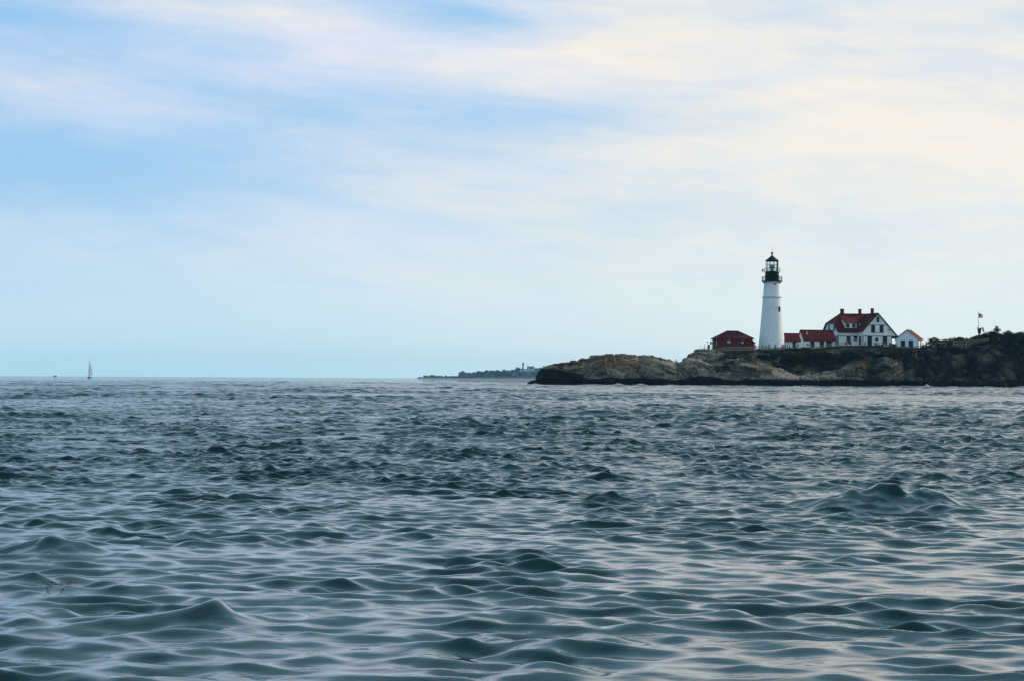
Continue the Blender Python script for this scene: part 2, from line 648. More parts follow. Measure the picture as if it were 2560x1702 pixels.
qp, zp = ctrl(TP, 625)
qb, zb = ctrl(PB, 646)


def zTA(q):
    return np.interp(q, qa, za)


def zTP(q):
    return np.interp(q, qp, zp)


def zPB(q):
    return np.interp(q, qb, zb)


def qx(px):
    p = W(px, 870, 600)
    return p.x / p.y * F


Q_VEG = qx(1785)


def land_lines(q):
    """distance and height of the lines that make up the shore profile at bearing q"""
    a, p, b = zTA(q), zTP(q), zPB(q)
    left = np.clip((qx(1730) - q) / 10.0, 0, 1)             # the bare rock tip
    cliff = np.clip((q - qx(2225)) / 70.0, 0, 1)            # the tall cliff on the right
    one = np.ones_like(q)
    valley = np.minimum(a, p) - 0.35 + 0.4 * left
    L = [(598.0 * one, -2.2 * one), (600.2 * one, -0.2 * one), (601.5 * one, np.minimum(1.6, 0.45 * a + 0.1)),
         (605.5 * one, np.minimum(a * 0.72, a)), (609.5 * one - 1.5 * cliff, a * 0.94), (612.0 * one - 2.0 * cliff, a),
         (614.5 * one - 3.0 * cliff, valley * (1 - cliff) + cliff * (a + 0.25 * (p - a))),
         (620.0 * one - 5.5 * cliff, valley + (p - valley) * (0.45 + 0.23 * cliff)), (624.0 * one - 5.0 * cliff, p - 0.5 + 0.5 * left), (626.0 * one - 3.0 * cliff, p),
         (646.0 * one, b), (700.0 * one, np.where(left > 0.5, -2.5, b - 0.3)), (745.0 * one, -3.0 * one)]
    return L


def ground(px, D):
    """height of the headland (without its small bumps) seen at column px, distance D"""
    q = np.array([qx(px)])
    L = land_lines(q)
    return float(np.interp(D, [l[0][0] for l in L], [l[1][0] for l in L]))


def headland():
    nq = 900
    q = np.concatenate([np.linspace(qx(1319), qx(2640), nq), np.linspace(qx(2640), qx(3300), 90)[1:]])
    nq = len(q)
    L = land_lines(q)
    seg = [4, 10, 22, 22, 12, 14, 30, 30, 10, 20, 24, 12]
    Ds, Zs = [], []
    for s, n in enumerate(seg):
        t = np.linspace(0, 1, n, endpoint=False)[:, None]
        Ds.append(L[s][0] * (1 - t) + L[s + 1][0] * t)
        Zs.append(L[s][1] * (1 - t) + L[s + 1][1] * t)
    Ds.append(L[-1][0][None])
    Zs.append(L[-1][1][None])
    D = np.concatenate(Ds)
    Z = np.concatenate(Zs)
    X = q[None, :] * D / F
    P = np.stack([X, D, Z], -1)
    du = np.gradient(P, axis=1)
    dv = np.gradient(P, axis=0)
    N = np.cross(du, dv)
    for _ in range(3):
        N[1:-1] = (N[:-2] + N[1:-1] * 2 + N[2:]) / 4
    N /= np.linalg.norm(N, axis=-1, keepdims=True) + 1e-9
    sh = D.shape
    p = P.reshape(-1, 3)
    n = N.reshape(-1, 3)
    qq = np.repeat(q[None, :], sh[0], 0).ravel()
    # rock (1) or turf (0)
    zt = np.repeat(zTP(q)[None, :], sh[0], 0).ravel()
    dd = p[:, 1]
    turf = np.clip((dd - 622.5) / 3.0, 0, 1) * np.clip((qq - Q_VEG) / 30, 0, 1)
    rock = 1 - turf
    # strata dip to the right: stretched, tilted blocks
    c, s = math.cos(-0.42), math.sin(-0.42)
    pt = np.stack([c * p[:, 0] + s * p[:, 2], p[:, 1], -s * p[:, 0] + c * p[:, 2]], 1)
    warp = np.stack([fbm(p, 0.22, 3, 31), fbm(p, 0.22, 3, 41), fbm(p, 0.22, 3, 51)], 1) * 1.2
    steep = np.clip((qq - qx(2225)) / 80, 0, 1)[:, None]
    st1 = np.array([0.55, 0.7, 1.25]) * (1 - steep) + np.array([1.25, 0.8, 0.55]) * steep
    pb = pt * (1 - steep) + p * steep
    v1, r1, g1 = cells((pb + warp) * st1, 0.19, 100)
    # beds dip gently on the outer rocks and stand nearly upright in the high cliff
    ang = -0.40 * (1 - steep[:, 0]) - 1.22 * steep[:, 0] + 0.10 * fbm(p, 0.06, 2, 141)
    xp = np.where(qq < qx(1700), 30.0, np.where(qq < qx(2225), 75.0, 118.0))
    ca, sa = np.cos(ang), np.sin(ang)
    wz = warp * 0.45
    aa = ca * (p[:, 0] - xp + wz[:, 0]) + sa * (p[:, 2] + wz[:, 2])
    cc = -sa * (p[:, 0] - xp + wz[:, 0]) + ca * (p[:, 2] + wz[:, 2]) + 0.35 * (p[:, 1] - 605)
    bb = p[:, 1] + wz[:, 1]
    A = blocks(aa, bb, cc, 2.1, 4.2, 400)
    r2 = A[3]
    Bk = blocks(aa + 0.3, bb, cc + 0.2, 0.85, 1.7, 500)
    r3 = Bk[3]
    h = 1.6 * (r1[0] - 0.5) + 2.2 * (v1[:, 0] * (r1[1] - 0.5) + v1[:, 1] * (r1[2] - 0.5) + v1[:, 2] * (r1[3] - 0.5))
    h = h + 1.5 * (r2[0] - 0.5) + 1.3 * A[0] * (r2[1] - 0.5) + A[2] * (0.9 + 1.2 * (r2[2] - 0.5))
    h = h + 0.75 * (r3[0] - 0.5) + 0.85 * Bk[0] * (r3[1] - 0.5) + Bk[2] * (0.28 + 0.4 * (r3[2] - 0.5))
    h = h - 1.3 * (r2[3] > 0.45) * np.exp(-(A[4] / 0.17) ** 2) - 0.75 * (r3[3] > 0.5) * np.exp(-(Bk[4] / 0.12) ** 2)
    h = h + 0.12 * fbm(p, 2.2, 2, 61)
    amp = rock * np.clip((zTA(qq) + 2.0) / 4.0, 0.25, 1) * np.clip((p[:, 2] + 2.0) / 2.0, 0.2, 1)
    amp = amp * np.where(qq < qx(1360), 0.45, 1.0)
    amp = amp * (0.72 + 0.5 * steep[:, 0])
    bump = 0.12 * fbm(p, 0.35, 3, 71) * turf
    off = h * amp + bump
    P2 = p + n * off[:, None] * np.array([1.0, 1.0, 0.42])
    z = P2[:, 2]
    # ---- colours of the stone, cliff shade, weed and turf
    light = fbm(p, 0.08, 3, 81)
    tone = np.clip(0.45 + 0.7 * (r2[4] - 0.5) + 0.45 * (r1[4] - 0.5) + 0.35 * (r3[4] - 0.5) + 0.35 * light, -0.1, 1.2)[:, None]
    grey = np.array([0.031, 0.027, 0.023])
    pale = np.array([0.290, 0.240, 0.185])
    brown = np.array([0.200, 0.100, 0.046])
    dark = np.array([0.012, 0.011, 0.010])
    ochre = np.array([0.21, 0.085, 0.013])
    c = grey * (1 - tone) + pale * tone
    up = np.clip((n[:, 2] - 0.35) * 2.0, 0, 1)
    wl = np.clip((qx(1690) - qq) / 120, 0, 1) * np.clip((z - 3.2) / 2.5, 0, 1)
    wl = wl * np.clip(0.55 + 1.3 * fbm(p, 0.25, 3, 91), 0, 1)
    c = c * (1 - wl[:, None] * 0.75) + (brown * (0.8 + 0.7 * tone)) * wl[:, None] * 0.75
    # shade of the high cliff put into its rock colour, broken by noise
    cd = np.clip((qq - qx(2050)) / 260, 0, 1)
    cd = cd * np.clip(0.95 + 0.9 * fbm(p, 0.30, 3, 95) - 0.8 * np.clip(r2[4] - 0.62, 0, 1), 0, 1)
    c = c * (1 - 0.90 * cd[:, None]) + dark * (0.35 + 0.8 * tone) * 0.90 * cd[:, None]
    # undergrowth and soil on the slope behind the pale ledge
    veg = np.clip((dd - 613.5) / 1.5, 0, 1) * np.clip((qq - qx(1790)) / 25, 0, 1) * np.clip((qx(2330) - qq) / 60, 0, 1)
    bare = np.clip(fbm(p, 0.20, 3, 99) * 3.4 - 0.05, 0, 1)
    veg = veg * (1 - 0.8 * bare)
    vegc = np.array([0.0085, 0.0080, 0.0040]) * (0.7 + 0.6 * tone)
    c = c * (1 - veg[:, None]) + vegc * veg[:, None]
    # pale knobs of rock standing out of the green slope
    for (ux, uy, sx, sy) in ((2183, 873, 11, 8), (2196, 882, 7, 6), (2077, 880, 10, 7), (1862, 892, 9, 5), (1884, 895, 9, 6), (1948, 893, 5, 7), (2212, 878, 5, 4), (2140, 917, 18, 10), (2330, 874, 14, 6), (2372, 880, 8, 9)):
        ctr = W(ux, uy, 619)
        e = ((p[:, 0] / p[:, 1] * 619 - ctr.x) / (sx * 0.105)) ** 2 + ((p[:, 2] - ctr.z) / (sy * 0.105)) ** 2
        m = np.clip(np.exp(-e * e) * np.clip(0.9 + 1.1 * fbm(p, 0.6, 3, 98), 0, 1.1), 0, 1)[:, None]
        c = c * (1 - m) + (np.array([0.10, 0.088, 0.070]) * (0.4 + 1.3 * tone)) * m
    # ochre patches
    for (ux, uy, sx, sy, w) in ((1996, 915, 9, 7, 1.0), (2162, 912, 9, 12, 1.0), (2095, 913, 7, 6, 0.6), (1937, 895, 9, 7, 0.9), (1852, 889, 8, 4, 0.7), (2254, 897, 8, 8, 0.5), (1576, 915, 10, 14, 0.5),
                                (1560, 890, 30, 5, 0.45), (2340, 945, 26, 2.2, 0.6), (1735, 888, 8, 6, 0.5), (2400, 930, 8, 9, 0.35), (2290, 890, 5, 8, 0.5)):
        ctr = W(ux, uy, 615)
        e = ((p[:, 0] / p[:, 1] * 615 - ctr.x) / (sx * 0.104)) ** 2 + ((p[:, 2] - ctr.z) / (sy * 0.104)) ** 2
        m = (w * np.exp(-e) * np.clip(0.9 + 1.0 * fbm(p, 0.5, 3, 97), 0, 1.2))[:, None]
        m = np.clip(m, 0, 1)
        c = c * (1 - m) + ochre * (0.5 + 0.8 * tone) * m
    # turf on the plateau, with worn paths
    gc = np.array([0.026, 0.030, 0.010]) * (0.8 + 0.4 * tone)
    path = np.clip((dd - 631) / 2, 0, 1) * np.clip((655 - dd) / 4, 0, 1)
    gc = gc * (1 - 0.7 * path[:, None]) + np.array([0.20, 0.18, 0.13]) * 0.7 * path[:, None]
    c = c * (1 - turf[:, None]) + gc * turf[:, None]
    # black weed below the high-water mark, carried up the left tip as painted shade
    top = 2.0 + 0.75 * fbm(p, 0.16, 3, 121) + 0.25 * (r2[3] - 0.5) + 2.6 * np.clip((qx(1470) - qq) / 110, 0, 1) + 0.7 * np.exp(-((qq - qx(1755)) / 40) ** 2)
    tide_shade = np.clip((top - z) / 0.45, 0, 1)
    tide_shade = tide_shade * tide_shade * (3 - 2 * tide_shade)
    weed_shade = np.array([0.0045, 0.0042, 0.0038]) * (0.7 + 0.9 * tone)
    c = c * (1 - tide_shade[:, None]) + weed_shade * tide_shade[:, None]
    rows, cols = sh
    i = np.arange(rows - 1)[:, None] * cols + np.arange(cols - 1)[None, :]
    Q = np.stack([i, i + 1, i + cols + 1, i + cols], -1).reshape(-1, 4)
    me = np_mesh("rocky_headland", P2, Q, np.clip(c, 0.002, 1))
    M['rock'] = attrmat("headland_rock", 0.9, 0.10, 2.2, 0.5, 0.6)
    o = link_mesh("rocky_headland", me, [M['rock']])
    tag(o, kind='structure')


headland()

# ------------------------------------------------------------------ leaves
M['leaf'] = attrmat("leaf", 0.8, 0.08, 3.0, 0.25, 0.0, 0.18)
M['bark'] = plain("bark", (0.05, 0.038, 0.026), 0.9, 0.1)


def leaf_cloud(cen, size, rng, tint, flat=0.0):
    """one small bent leaf blade pair per centre -> verts, quads, colours"""
    n = len(cen)
    d1 = rng.normal(size=(n, 3))
    d1 /= np.linalg.norm(d1, axis=1, keepdims=True)
    d2 = rng.normal(size=(n, 3))
    d2 -= d1 * (d1 * d2).sum(1, keepdims=True)
    d2 /= np.linalg.norm(d2, axis=1, keepdims=True)
    s = (size * rng.uniform(0.6, 1.4, (n, 1)))
    v = np.stack([cen - d1 * s, cen - d2 * s * 0.55, cen + d1 * s, cen + d2 * s * 0.55], 1).reshape(-1, 3)
    q = np.arange(n * 4).reshape(-1, 4)
    return v, q, np.repeat(tint, 4, 0)


def crown_points(rng, n, rx, ry, rz, lobes=9, fill=0.55):
    """points through the volume of an uneven crown made of several lobes"""
    lc = rng.normal(size=(lobes, 3))
    lc /= np.linalg.norm(lc, axis=1, keepdims=True)
    lc *= rng.uniform(0.25, 0.75, (lobes, 1))
    lr = rng.uniform(0.28, 0.52, lobes)
    k = rng.integers(0, lobes, n)
    d = rng.normal(size=(n, 3))
    d /= np.linalg.norm(d, axis=1, keepdims=True)
    r = rng.uniform(fill, 1.08, (n, 1)) ** 0.6
    p = lc[k] + d * lr[k][:, None] * r
    lob = rng.uniform(0.65, 1.35, lobes)[k]
    return p * np.array([rx, ry, rz]), lob


SHRUBS = []


def shrub_mesh(seed, rx, ry, rz, n, size, colr, lobes=9):
    rng = np.random.default_rng(seed)
    p, lob = crown_points(rng, n, rx, ry, rz, lobes)
    p[:, 2] += rz * 0.72
    p = p[p[:, 2] > -0.3]
    lob = np.resize(lob, len(p))
    t = np.array(colr)[None, :] * lob[:, None] * rng.uniform(0.6, 1.5, (len(p), 1))
    t[:, 0] *= rng.uniform(0.8, 1.5, len(p))
    v, q, c = leaf_cloud(p, size, rng, t)
    return np_mesh("shrub_foliage", v, q, np.clip(c, 0.002, 1))


def stem_mesh(seed, rx, rz, n=7, r=0.05):
    rng = random.Random(seed)
    mb = MB()
    for i in range(n):
        a = rng.uniform(0, 2 * PI)
        mid = Vector((math.cos(a) * rx * 0.25, math.sin(a) * rx * 0.25, rz * 0.45))
        end = Vector((math.cos(a) * rx * 0.65, math.sin(a) * rx * 0.65, rz * rng.uniform(0.8, 1.2)))
        mb.tube((0, 0, -0.5), mid, r, r * 0.7, 5)
        mb.tube(mid, end, r * 0.7, r * 0.25, 5)
    return mb
# ------------------------------------------------------------------ shrubs and undergrowth
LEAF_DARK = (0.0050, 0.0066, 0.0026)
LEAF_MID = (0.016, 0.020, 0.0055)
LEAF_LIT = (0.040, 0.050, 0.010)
PROTO = {}
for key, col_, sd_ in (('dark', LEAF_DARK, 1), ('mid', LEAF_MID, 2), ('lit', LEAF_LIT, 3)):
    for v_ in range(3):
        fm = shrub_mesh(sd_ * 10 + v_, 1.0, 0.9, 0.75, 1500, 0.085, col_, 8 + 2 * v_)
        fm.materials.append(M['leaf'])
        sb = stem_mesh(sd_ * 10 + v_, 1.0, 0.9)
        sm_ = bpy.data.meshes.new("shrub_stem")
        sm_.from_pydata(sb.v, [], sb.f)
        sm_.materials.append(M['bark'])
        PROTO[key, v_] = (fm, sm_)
N_SHRUB = [0]


def shrub(px, py, D, w, h, key, label, group="shrubs along the top of the cliff", ztop=None, name="shrub"):
    """py = top of the shrub; its foot stands on the headland"""
    i = N_SHRUB[0]
    N_SHRUB[0] += 1
    fm, sm_ = PROTO[key, i % 3]
    top = W(px, py, D)
    foot = ground(px, D) - 0.15
    hh = max(h, top.z - foot)
    o = empty(name, (top.x, D, top.z - hh), (i * 1.7) % 6.28, label, "shrub", group)
    for nm, me in (("foliage", fm), ("stem", sm_)):
        c = bpy.data.objects.new(nm, me)
        COL.objects.link(c)
        c.parent = o
        c.scale = (w / 2 / 1.0, w / 2 / 1.0, hh / 1.22)
    return o


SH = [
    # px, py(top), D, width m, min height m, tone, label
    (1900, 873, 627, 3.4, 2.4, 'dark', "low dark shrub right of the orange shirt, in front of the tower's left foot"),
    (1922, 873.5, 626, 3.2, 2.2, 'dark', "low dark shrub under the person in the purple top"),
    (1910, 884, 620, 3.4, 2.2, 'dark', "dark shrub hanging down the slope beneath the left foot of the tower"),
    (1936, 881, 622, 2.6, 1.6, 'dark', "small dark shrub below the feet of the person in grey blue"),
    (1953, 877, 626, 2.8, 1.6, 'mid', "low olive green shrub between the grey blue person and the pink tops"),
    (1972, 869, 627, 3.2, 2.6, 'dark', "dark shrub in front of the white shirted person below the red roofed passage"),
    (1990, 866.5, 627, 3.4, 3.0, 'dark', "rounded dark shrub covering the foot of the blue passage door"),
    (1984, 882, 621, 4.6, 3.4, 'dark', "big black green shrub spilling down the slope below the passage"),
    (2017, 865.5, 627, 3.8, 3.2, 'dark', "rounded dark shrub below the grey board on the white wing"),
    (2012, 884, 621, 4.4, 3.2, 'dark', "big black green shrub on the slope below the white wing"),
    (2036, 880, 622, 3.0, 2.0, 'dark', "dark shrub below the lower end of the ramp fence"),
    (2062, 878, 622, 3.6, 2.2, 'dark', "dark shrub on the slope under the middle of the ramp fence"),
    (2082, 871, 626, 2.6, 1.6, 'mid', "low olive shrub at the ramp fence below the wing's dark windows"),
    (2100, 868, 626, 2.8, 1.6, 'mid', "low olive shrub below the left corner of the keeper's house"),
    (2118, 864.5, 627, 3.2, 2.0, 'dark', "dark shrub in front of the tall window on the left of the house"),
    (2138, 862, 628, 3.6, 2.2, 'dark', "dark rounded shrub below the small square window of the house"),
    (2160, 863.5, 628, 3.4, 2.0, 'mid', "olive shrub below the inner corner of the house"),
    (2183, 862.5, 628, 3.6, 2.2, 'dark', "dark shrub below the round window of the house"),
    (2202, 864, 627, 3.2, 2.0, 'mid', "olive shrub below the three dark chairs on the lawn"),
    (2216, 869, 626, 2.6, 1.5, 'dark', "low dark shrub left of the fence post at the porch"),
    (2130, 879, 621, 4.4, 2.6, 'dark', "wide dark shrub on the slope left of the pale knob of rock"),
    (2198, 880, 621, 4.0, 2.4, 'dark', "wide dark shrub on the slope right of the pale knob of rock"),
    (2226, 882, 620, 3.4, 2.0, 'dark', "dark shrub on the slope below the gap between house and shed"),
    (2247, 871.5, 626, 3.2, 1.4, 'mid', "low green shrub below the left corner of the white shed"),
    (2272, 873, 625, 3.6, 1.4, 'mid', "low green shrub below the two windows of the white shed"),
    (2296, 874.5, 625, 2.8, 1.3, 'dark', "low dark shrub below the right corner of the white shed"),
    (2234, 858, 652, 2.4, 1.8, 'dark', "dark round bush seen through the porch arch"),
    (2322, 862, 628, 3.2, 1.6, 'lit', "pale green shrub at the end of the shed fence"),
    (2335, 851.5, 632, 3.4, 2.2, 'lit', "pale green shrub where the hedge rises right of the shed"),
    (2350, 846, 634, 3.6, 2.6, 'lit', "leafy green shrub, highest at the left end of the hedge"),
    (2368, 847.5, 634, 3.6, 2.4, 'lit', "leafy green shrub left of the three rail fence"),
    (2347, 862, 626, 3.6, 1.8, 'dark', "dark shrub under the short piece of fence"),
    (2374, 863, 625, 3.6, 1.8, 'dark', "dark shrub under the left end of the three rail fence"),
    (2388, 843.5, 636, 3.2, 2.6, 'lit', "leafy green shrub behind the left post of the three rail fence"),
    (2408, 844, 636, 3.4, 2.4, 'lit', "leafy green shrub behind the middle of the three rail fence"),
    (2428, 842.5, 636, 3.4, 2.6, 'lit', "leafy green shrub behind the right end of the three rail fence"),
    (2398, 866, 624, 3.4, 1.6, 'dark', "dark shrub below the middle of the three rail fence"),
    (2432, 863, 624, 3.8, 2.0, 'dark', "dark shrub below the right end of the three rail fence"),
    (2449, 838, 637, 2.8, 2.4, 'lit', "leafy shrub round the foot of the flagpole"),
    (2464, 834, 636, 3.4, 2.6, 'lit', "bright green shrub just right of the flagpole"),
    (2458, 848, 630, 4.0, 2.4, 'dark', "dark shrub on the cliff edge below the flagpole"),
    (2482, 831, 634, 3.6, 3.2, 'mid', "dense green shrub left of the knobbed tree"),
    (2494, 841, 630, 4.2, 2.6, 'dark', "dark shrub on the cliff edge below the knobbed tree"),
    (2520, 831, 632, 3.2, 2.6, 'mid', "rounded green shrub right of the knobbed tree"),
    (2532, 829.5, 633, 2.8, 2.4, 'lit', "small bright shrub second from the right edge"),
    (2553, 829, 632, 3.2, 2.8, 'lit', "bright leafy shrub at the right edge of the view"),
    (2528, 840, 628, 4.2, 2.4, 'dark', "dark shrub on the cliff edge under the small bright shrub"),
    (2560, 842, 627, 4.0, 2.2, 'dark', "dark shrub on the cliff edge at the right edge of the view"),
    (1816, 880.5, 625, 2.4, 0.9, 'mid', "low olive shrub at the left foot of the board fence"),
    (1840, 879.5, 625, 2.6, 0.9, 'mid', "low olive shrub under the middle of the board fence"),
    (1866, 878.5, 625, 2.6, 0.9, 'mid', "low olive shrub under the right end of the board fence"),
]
for a_ in SH:
    a_ = list(a_)
    if a_[0] > 2315:
        a_[3] *= 1.95
        a_[1] -= 1.2
        if a_[5] == 'dark' and a_[2] < 632:
            a_[2] -= 6
            a_[4] += 1.2
    else:
        a_[3] *= 1.4
        a_[1] -= 1.2
    shrub(*a_)


def small_tree(px, py_top, py_foot, D, w, label, seed, colr, name="small_tree", knob=False):
    """tapered trunk, limbs and a leafy crown"""
    top, foot = W(px, py_top, D), W(px, py_foot, D)
    H = top.z - foot.z
    o = empty(name, foot, 0.0, label, "tree", "small trees on the headland")
    rng = np.random.default_rng(seed)
    mb = MB()
    mb.tube((0, 0, -0.6), (0.05, 0, H * 0.45), 0.11, 0.08, 7)
    for i in range(6):
        a = 1.05 * i
        mb.tube((0.05, 0, H * (0.25 + 0.05 * i)), (math.cos(a) * w * 0.33, math.sin(a) * w * 0.33, H * (0.5 + 0.06 * i)), 0.06, 0.02, 5)
    if knob:
        mb.tube((0.05, 0, H * 0.45), (0.0, 0, H * 0.93), 0.08, 0.03, 6)
    mb.build("trunk", M['bark'], o)
    p, lob = crown_points(rng, 2600 if knob else 1500, w * 0.62, w * 0.55, H * (0.46 if knob else 0.5), 9)
    p[:, 2] += H * (0.33 if knob else 0.58)
    if knob:
        p2, l2 = crown_points(rng, 420, w * 0.12, w * 0.12, H * 0.11, 4)
        p2[:, 2] += H * 0.86
        p3, l3 = crown_points(rng, 1300, w * 0.26, w * 0.24, H * 0.26, 6)
        p3[:, 2] += H * 0.66
        p = np.concatenate([p, p2, p3])
        lob = np.concatenate([lob, l2, l3])
    t = np.array(colr)[None, :] * lob[:, None] * rng.uniform(0.6, 1.5, (len(p), 1))
    v, q, c = leaf_cloud(p, 0.085, rng, t)
    link_mesh("crown", np_mesh("crown", v, q, np.clip(c, 0.002, 1)), [M['leaf']], o)
    return o


small_tree(2492, 813.5, 848, 633, 5.2, "small bushy tree with a knob of leaves on top, highest plant on the cliff", 51, LEAF_MID, knob=True)
small_tree(2449.5, 821, 842, 648, 1.0, "thin dark tree growing against the flagpole", 52, LEAF_DARK)


def undergrowth():
    """grass and creeping plants on the slope and along the cliff top"""
    rng = np.random.default_rng(77)
    n = 46000
    u = rng.uniform(1788, 2640, n)
    d = rng.uniform(613.5, 645, n)
    qs = np.array([qx(a) for a in np.linspace(1780, 2660, 300)])
    q = np.interp(u, np.linspace(1780, 2660, 300), qs)
    L = land_lines(q)
    z = np.zeros(n)
    for a, b in zip(L[:-1], L[1:]):
        m = (d >= a[0]) & (d < b[0])
        t = (d - a[0]) / (b[0] - a[0])
        z[m] = (a[1] + (b[1] - a[1]) * t)[m]
    p = np.stack([q * d / F, d, z + 0.08], 1)
    dens = (fbm(p, 0.20, 3, 99) * -3.4 + 0.75) * 0.6
    cliff = np.clip((u - 2290) / 60, 0, 1)
    ok = rng.uniform(0, 1, n) < np.clip(np.where(d < 625, dens, 1.0), 0, 1) * (1 - cliff * (d < 621))
    ok &= (d < 631) | (rng.uniform(0, 1, n) < 0.25)
    p, u, d = p[ok], u[ok], d[ok]
    m = len(p)
    hgt = rng.uniform(0.12, 0.38, m)
    a = rng.uniform(0, 2 * PI, m)
    wv = np.stack([np.cos(a), np.sin(a), np.zeros(m)], 1) * rng.uniform(0.05, 0.16, (m, 1))
    lean = rng.normal(size=(m, 3)) * 0.12
    lean[:, 2] = hgt
    v = np.stack([p - wv, p + wv, p + wv * 0.06 + lean, p - wv * 0.06 + lean], 1).reshape(-1, 3)
    g = rng.uniform(0, 1, (m, 1))
    edge = np.clip((d - 622) / 5, 0, 1)[:, None]
    c = (np.array([0.006, 0.008, 0.003]) * (1 - g) + np.array([0.020, 0.021, 0.006]) * g) * (0.8 + 1.2 * edge)
    c[:, 0] *= 1 + 0.8 * (rng.uniform(0, 1, m) > 0.85)
    me = np_mesh("undergrowth", v, np.arange(m * 4).reshape(-1, 4), np.repeat(np.clip(c, 0.002, 1), 4, 0))
    tag(link_mesh("undergrowth", me, [M['leaf']]), kind='stuff')


undergrowth()
# ------------------------------------------------------------------ building materials
def whitewash():
    m, nt, out = newmat("whitewashed_rubble")
    k = NT(nt)
    tc = k.n('ShaderNodeTexCoord').outputs['Object']
    v = k.n('ShaderNodeTexVoronoi', feature='DISTANCE_TO_EDGE')
    k.put(v.inputs['Vector'], k.scaled(tc, 1.0, 1.0, 2.2))
    v.inputs['Scale'].default_value = 2.0
    st = k.ramp(v.outputs['Distance'], 0.0, 0.16)
    w = k.noise(k.scaled(tc, 1.6, 1.6, 0.35), 0.9, 4.0, 0.6)
    f = k.noise(tc, 3.5, 4.0, 0.65)
    c = k.mix(k.ramp(w, 0.42, 0.74), (0.92, 0.92, 0.93), (0.79, 0.79, 0.78))
    c = k.mix(k.ramp(f, 0.5, 0.75, 0.0, 0.45), c, (0.72, 0.72, 0.73))
    h = k.math('ADD', k.math('MULTIPLY', st, 0.6), k.math('MULTIPLY', f, 0.6))
    nt.links.new(k.pbsdf(c, 0.75, 0.25, 0.0, k.bump(h, 0.4, 0.09)), out.inputs[0])
    return m


def clapboard(name, col, pitch=0.14, horiz=True):
    m, nt, out = newmat(name)
    k = NT(nt)
    tc = k.n('ShaderNodeTexCoord').outputs['Object']
    sp_ = k.n('ShaderNodeSeparateXYZ')
    nt.links.new(tc, sp_.inputs[0])
    src = sp_.outputs[2] if horiz else k.math('ADD', sp_.outputs[0], sp_.outputs[1])
    fr = k.math('FRACT', k.math('MULTIPLY', src, 1 / pitch))
    w = k.noise(k.scaled(tc, 0.5, 0.5, 2.5), 1.2, 4.0, 0.6)
    c = k.mix(k.ramp(w, 0.35, 0.75), col, tuple(x * 0.86 for x in col))
    c = k.mix(k.ramp(fr, 0.0, 0.12, 0.35, 0.0), c, tuple(x * 0.5 for x in col))
    nt.links.new(k.pbsdf(c, 0.6, 0.3, 0.0, k.bump(fr, 0.35, 0.02)), out.inputs[0])
    return m


def shingle(name, col):
    m, nt, out = newmat(name)
    k = NT(nt)
    tc = k.n('ShaderNodeTexCoord').outputs['Object']
    sp_ = k.n('ShaderNodeSeparateXYZ')
    nt.links.new(tc, sp_.inputs[0])
    cb = k.n('ShaderNodeCombineXYZ')
    k.put(cb.inputs[0], k.math('ADD', sp_.outputs[0], k.math('MULTIPLY', sp_.outputs[1], 0.31)))
    k.put(cb.inputs[1], sp_.outputs[2])
    b = k.n('ShaderNodeTexBrick')
    k.put(b.inputs['Vector'], cb.outputs[0])
    b.inputs['Scale'].default_value = 1.0
    b.inputs['Brick Width'].default_value = 0.45
    b.inputs['Row Height'].default_value = 0.19
    b.inputs['Mortar Size'].default_value = 0.012
    k.put(b.inputs['Color1'], col)
    k.put(b.inputs['Color2'], tuple(x * 0.62 for x in col))
    k.put(b.inputs['Mortar'], tuple(x * 0.3 for x in col))
    w = k.noise(k.scaled(tc, 0.7, 0.7, 0.3), 0.9, 4.0, 0.6)
    c = k.mix(1.0, b.outputs[0], k.ramp(w, 0.3, 0.75, 1.15, 0.7), 'MULTIPLY')
    nt.links.new(k.pbsdf(c, 0.8, 0.12, 0.0, k.bump(b.outputs['Fac'], -0.3, 0.03)), out.inputs[0])
    return m


def brickwork(name, c1, c2, mor):
    m, nt, out = newmat(name)
    k = NT(nt)
    tc = k.n('ShaderNodeTexCoord').outputs['Object']
    sp_ = k.n('ShaderNodeSeparateXYZ')
    nt.links.new(tc, sp_.inputs[0])
    cb = k.n('ShaderNodeCombineXYZ')
    k.put(cb.inputs[0], k.math('ADD', sp_.outputs[0], sp_.outputs[1]))
    k.put(cb.inputs[1], sp_.outputs[2])
    b = k.n('ShaderNodeTexBrick')
    k.put(b.inputs['Vector'], cb.outputs[0])
    b.inputs['Scale'].default_value = 1.0
    b.inputs['Brick Width'].default_value = 0.24
    b.inputs['Row Height'].default_value = 0.085
    b.inputs['Mortar Size'].default_value = 0.008
    k.put(b.inputs['Color1'], c1)
    k.put(b.inputs['Color2'], c2)
    k.put(b.inputs['Mortar'], mor)
    w = k.noise(tc, 0.8, 4.0, 0.6)
    c = k.mix(1.0, b.outputs[0], k.ramp(w, 0.3, 0.7, 1.2, 0.75), 'MULTIPLY')
    nt.links.new(k.pbsdf(c, 0.85, 0.15, 0.0, k.bump(b.outputs['Fac'], -0.3, 0.01)), out.inputs[0])
    return m


def glassmat(name, tint=(0.02, 0.03, 0.035), rough=0.08):
    m, nt, out = newmat(name)
    k = NT(nt)
    tc = k.n('ShaderNodeTexCoord').outputs['Object']
    f = k.noise(tc, 1.1, 2.0)
    c = k.mix(k.ramp(f, 0.35, 0.65), tint, tuple(x * 1.8 for x in tint))
    nt.links.new(k.pbsdf(c, rough, 0.16, 0.0, k.bump(f, 0.06, 0.05)), out.inputs[0])
    return m


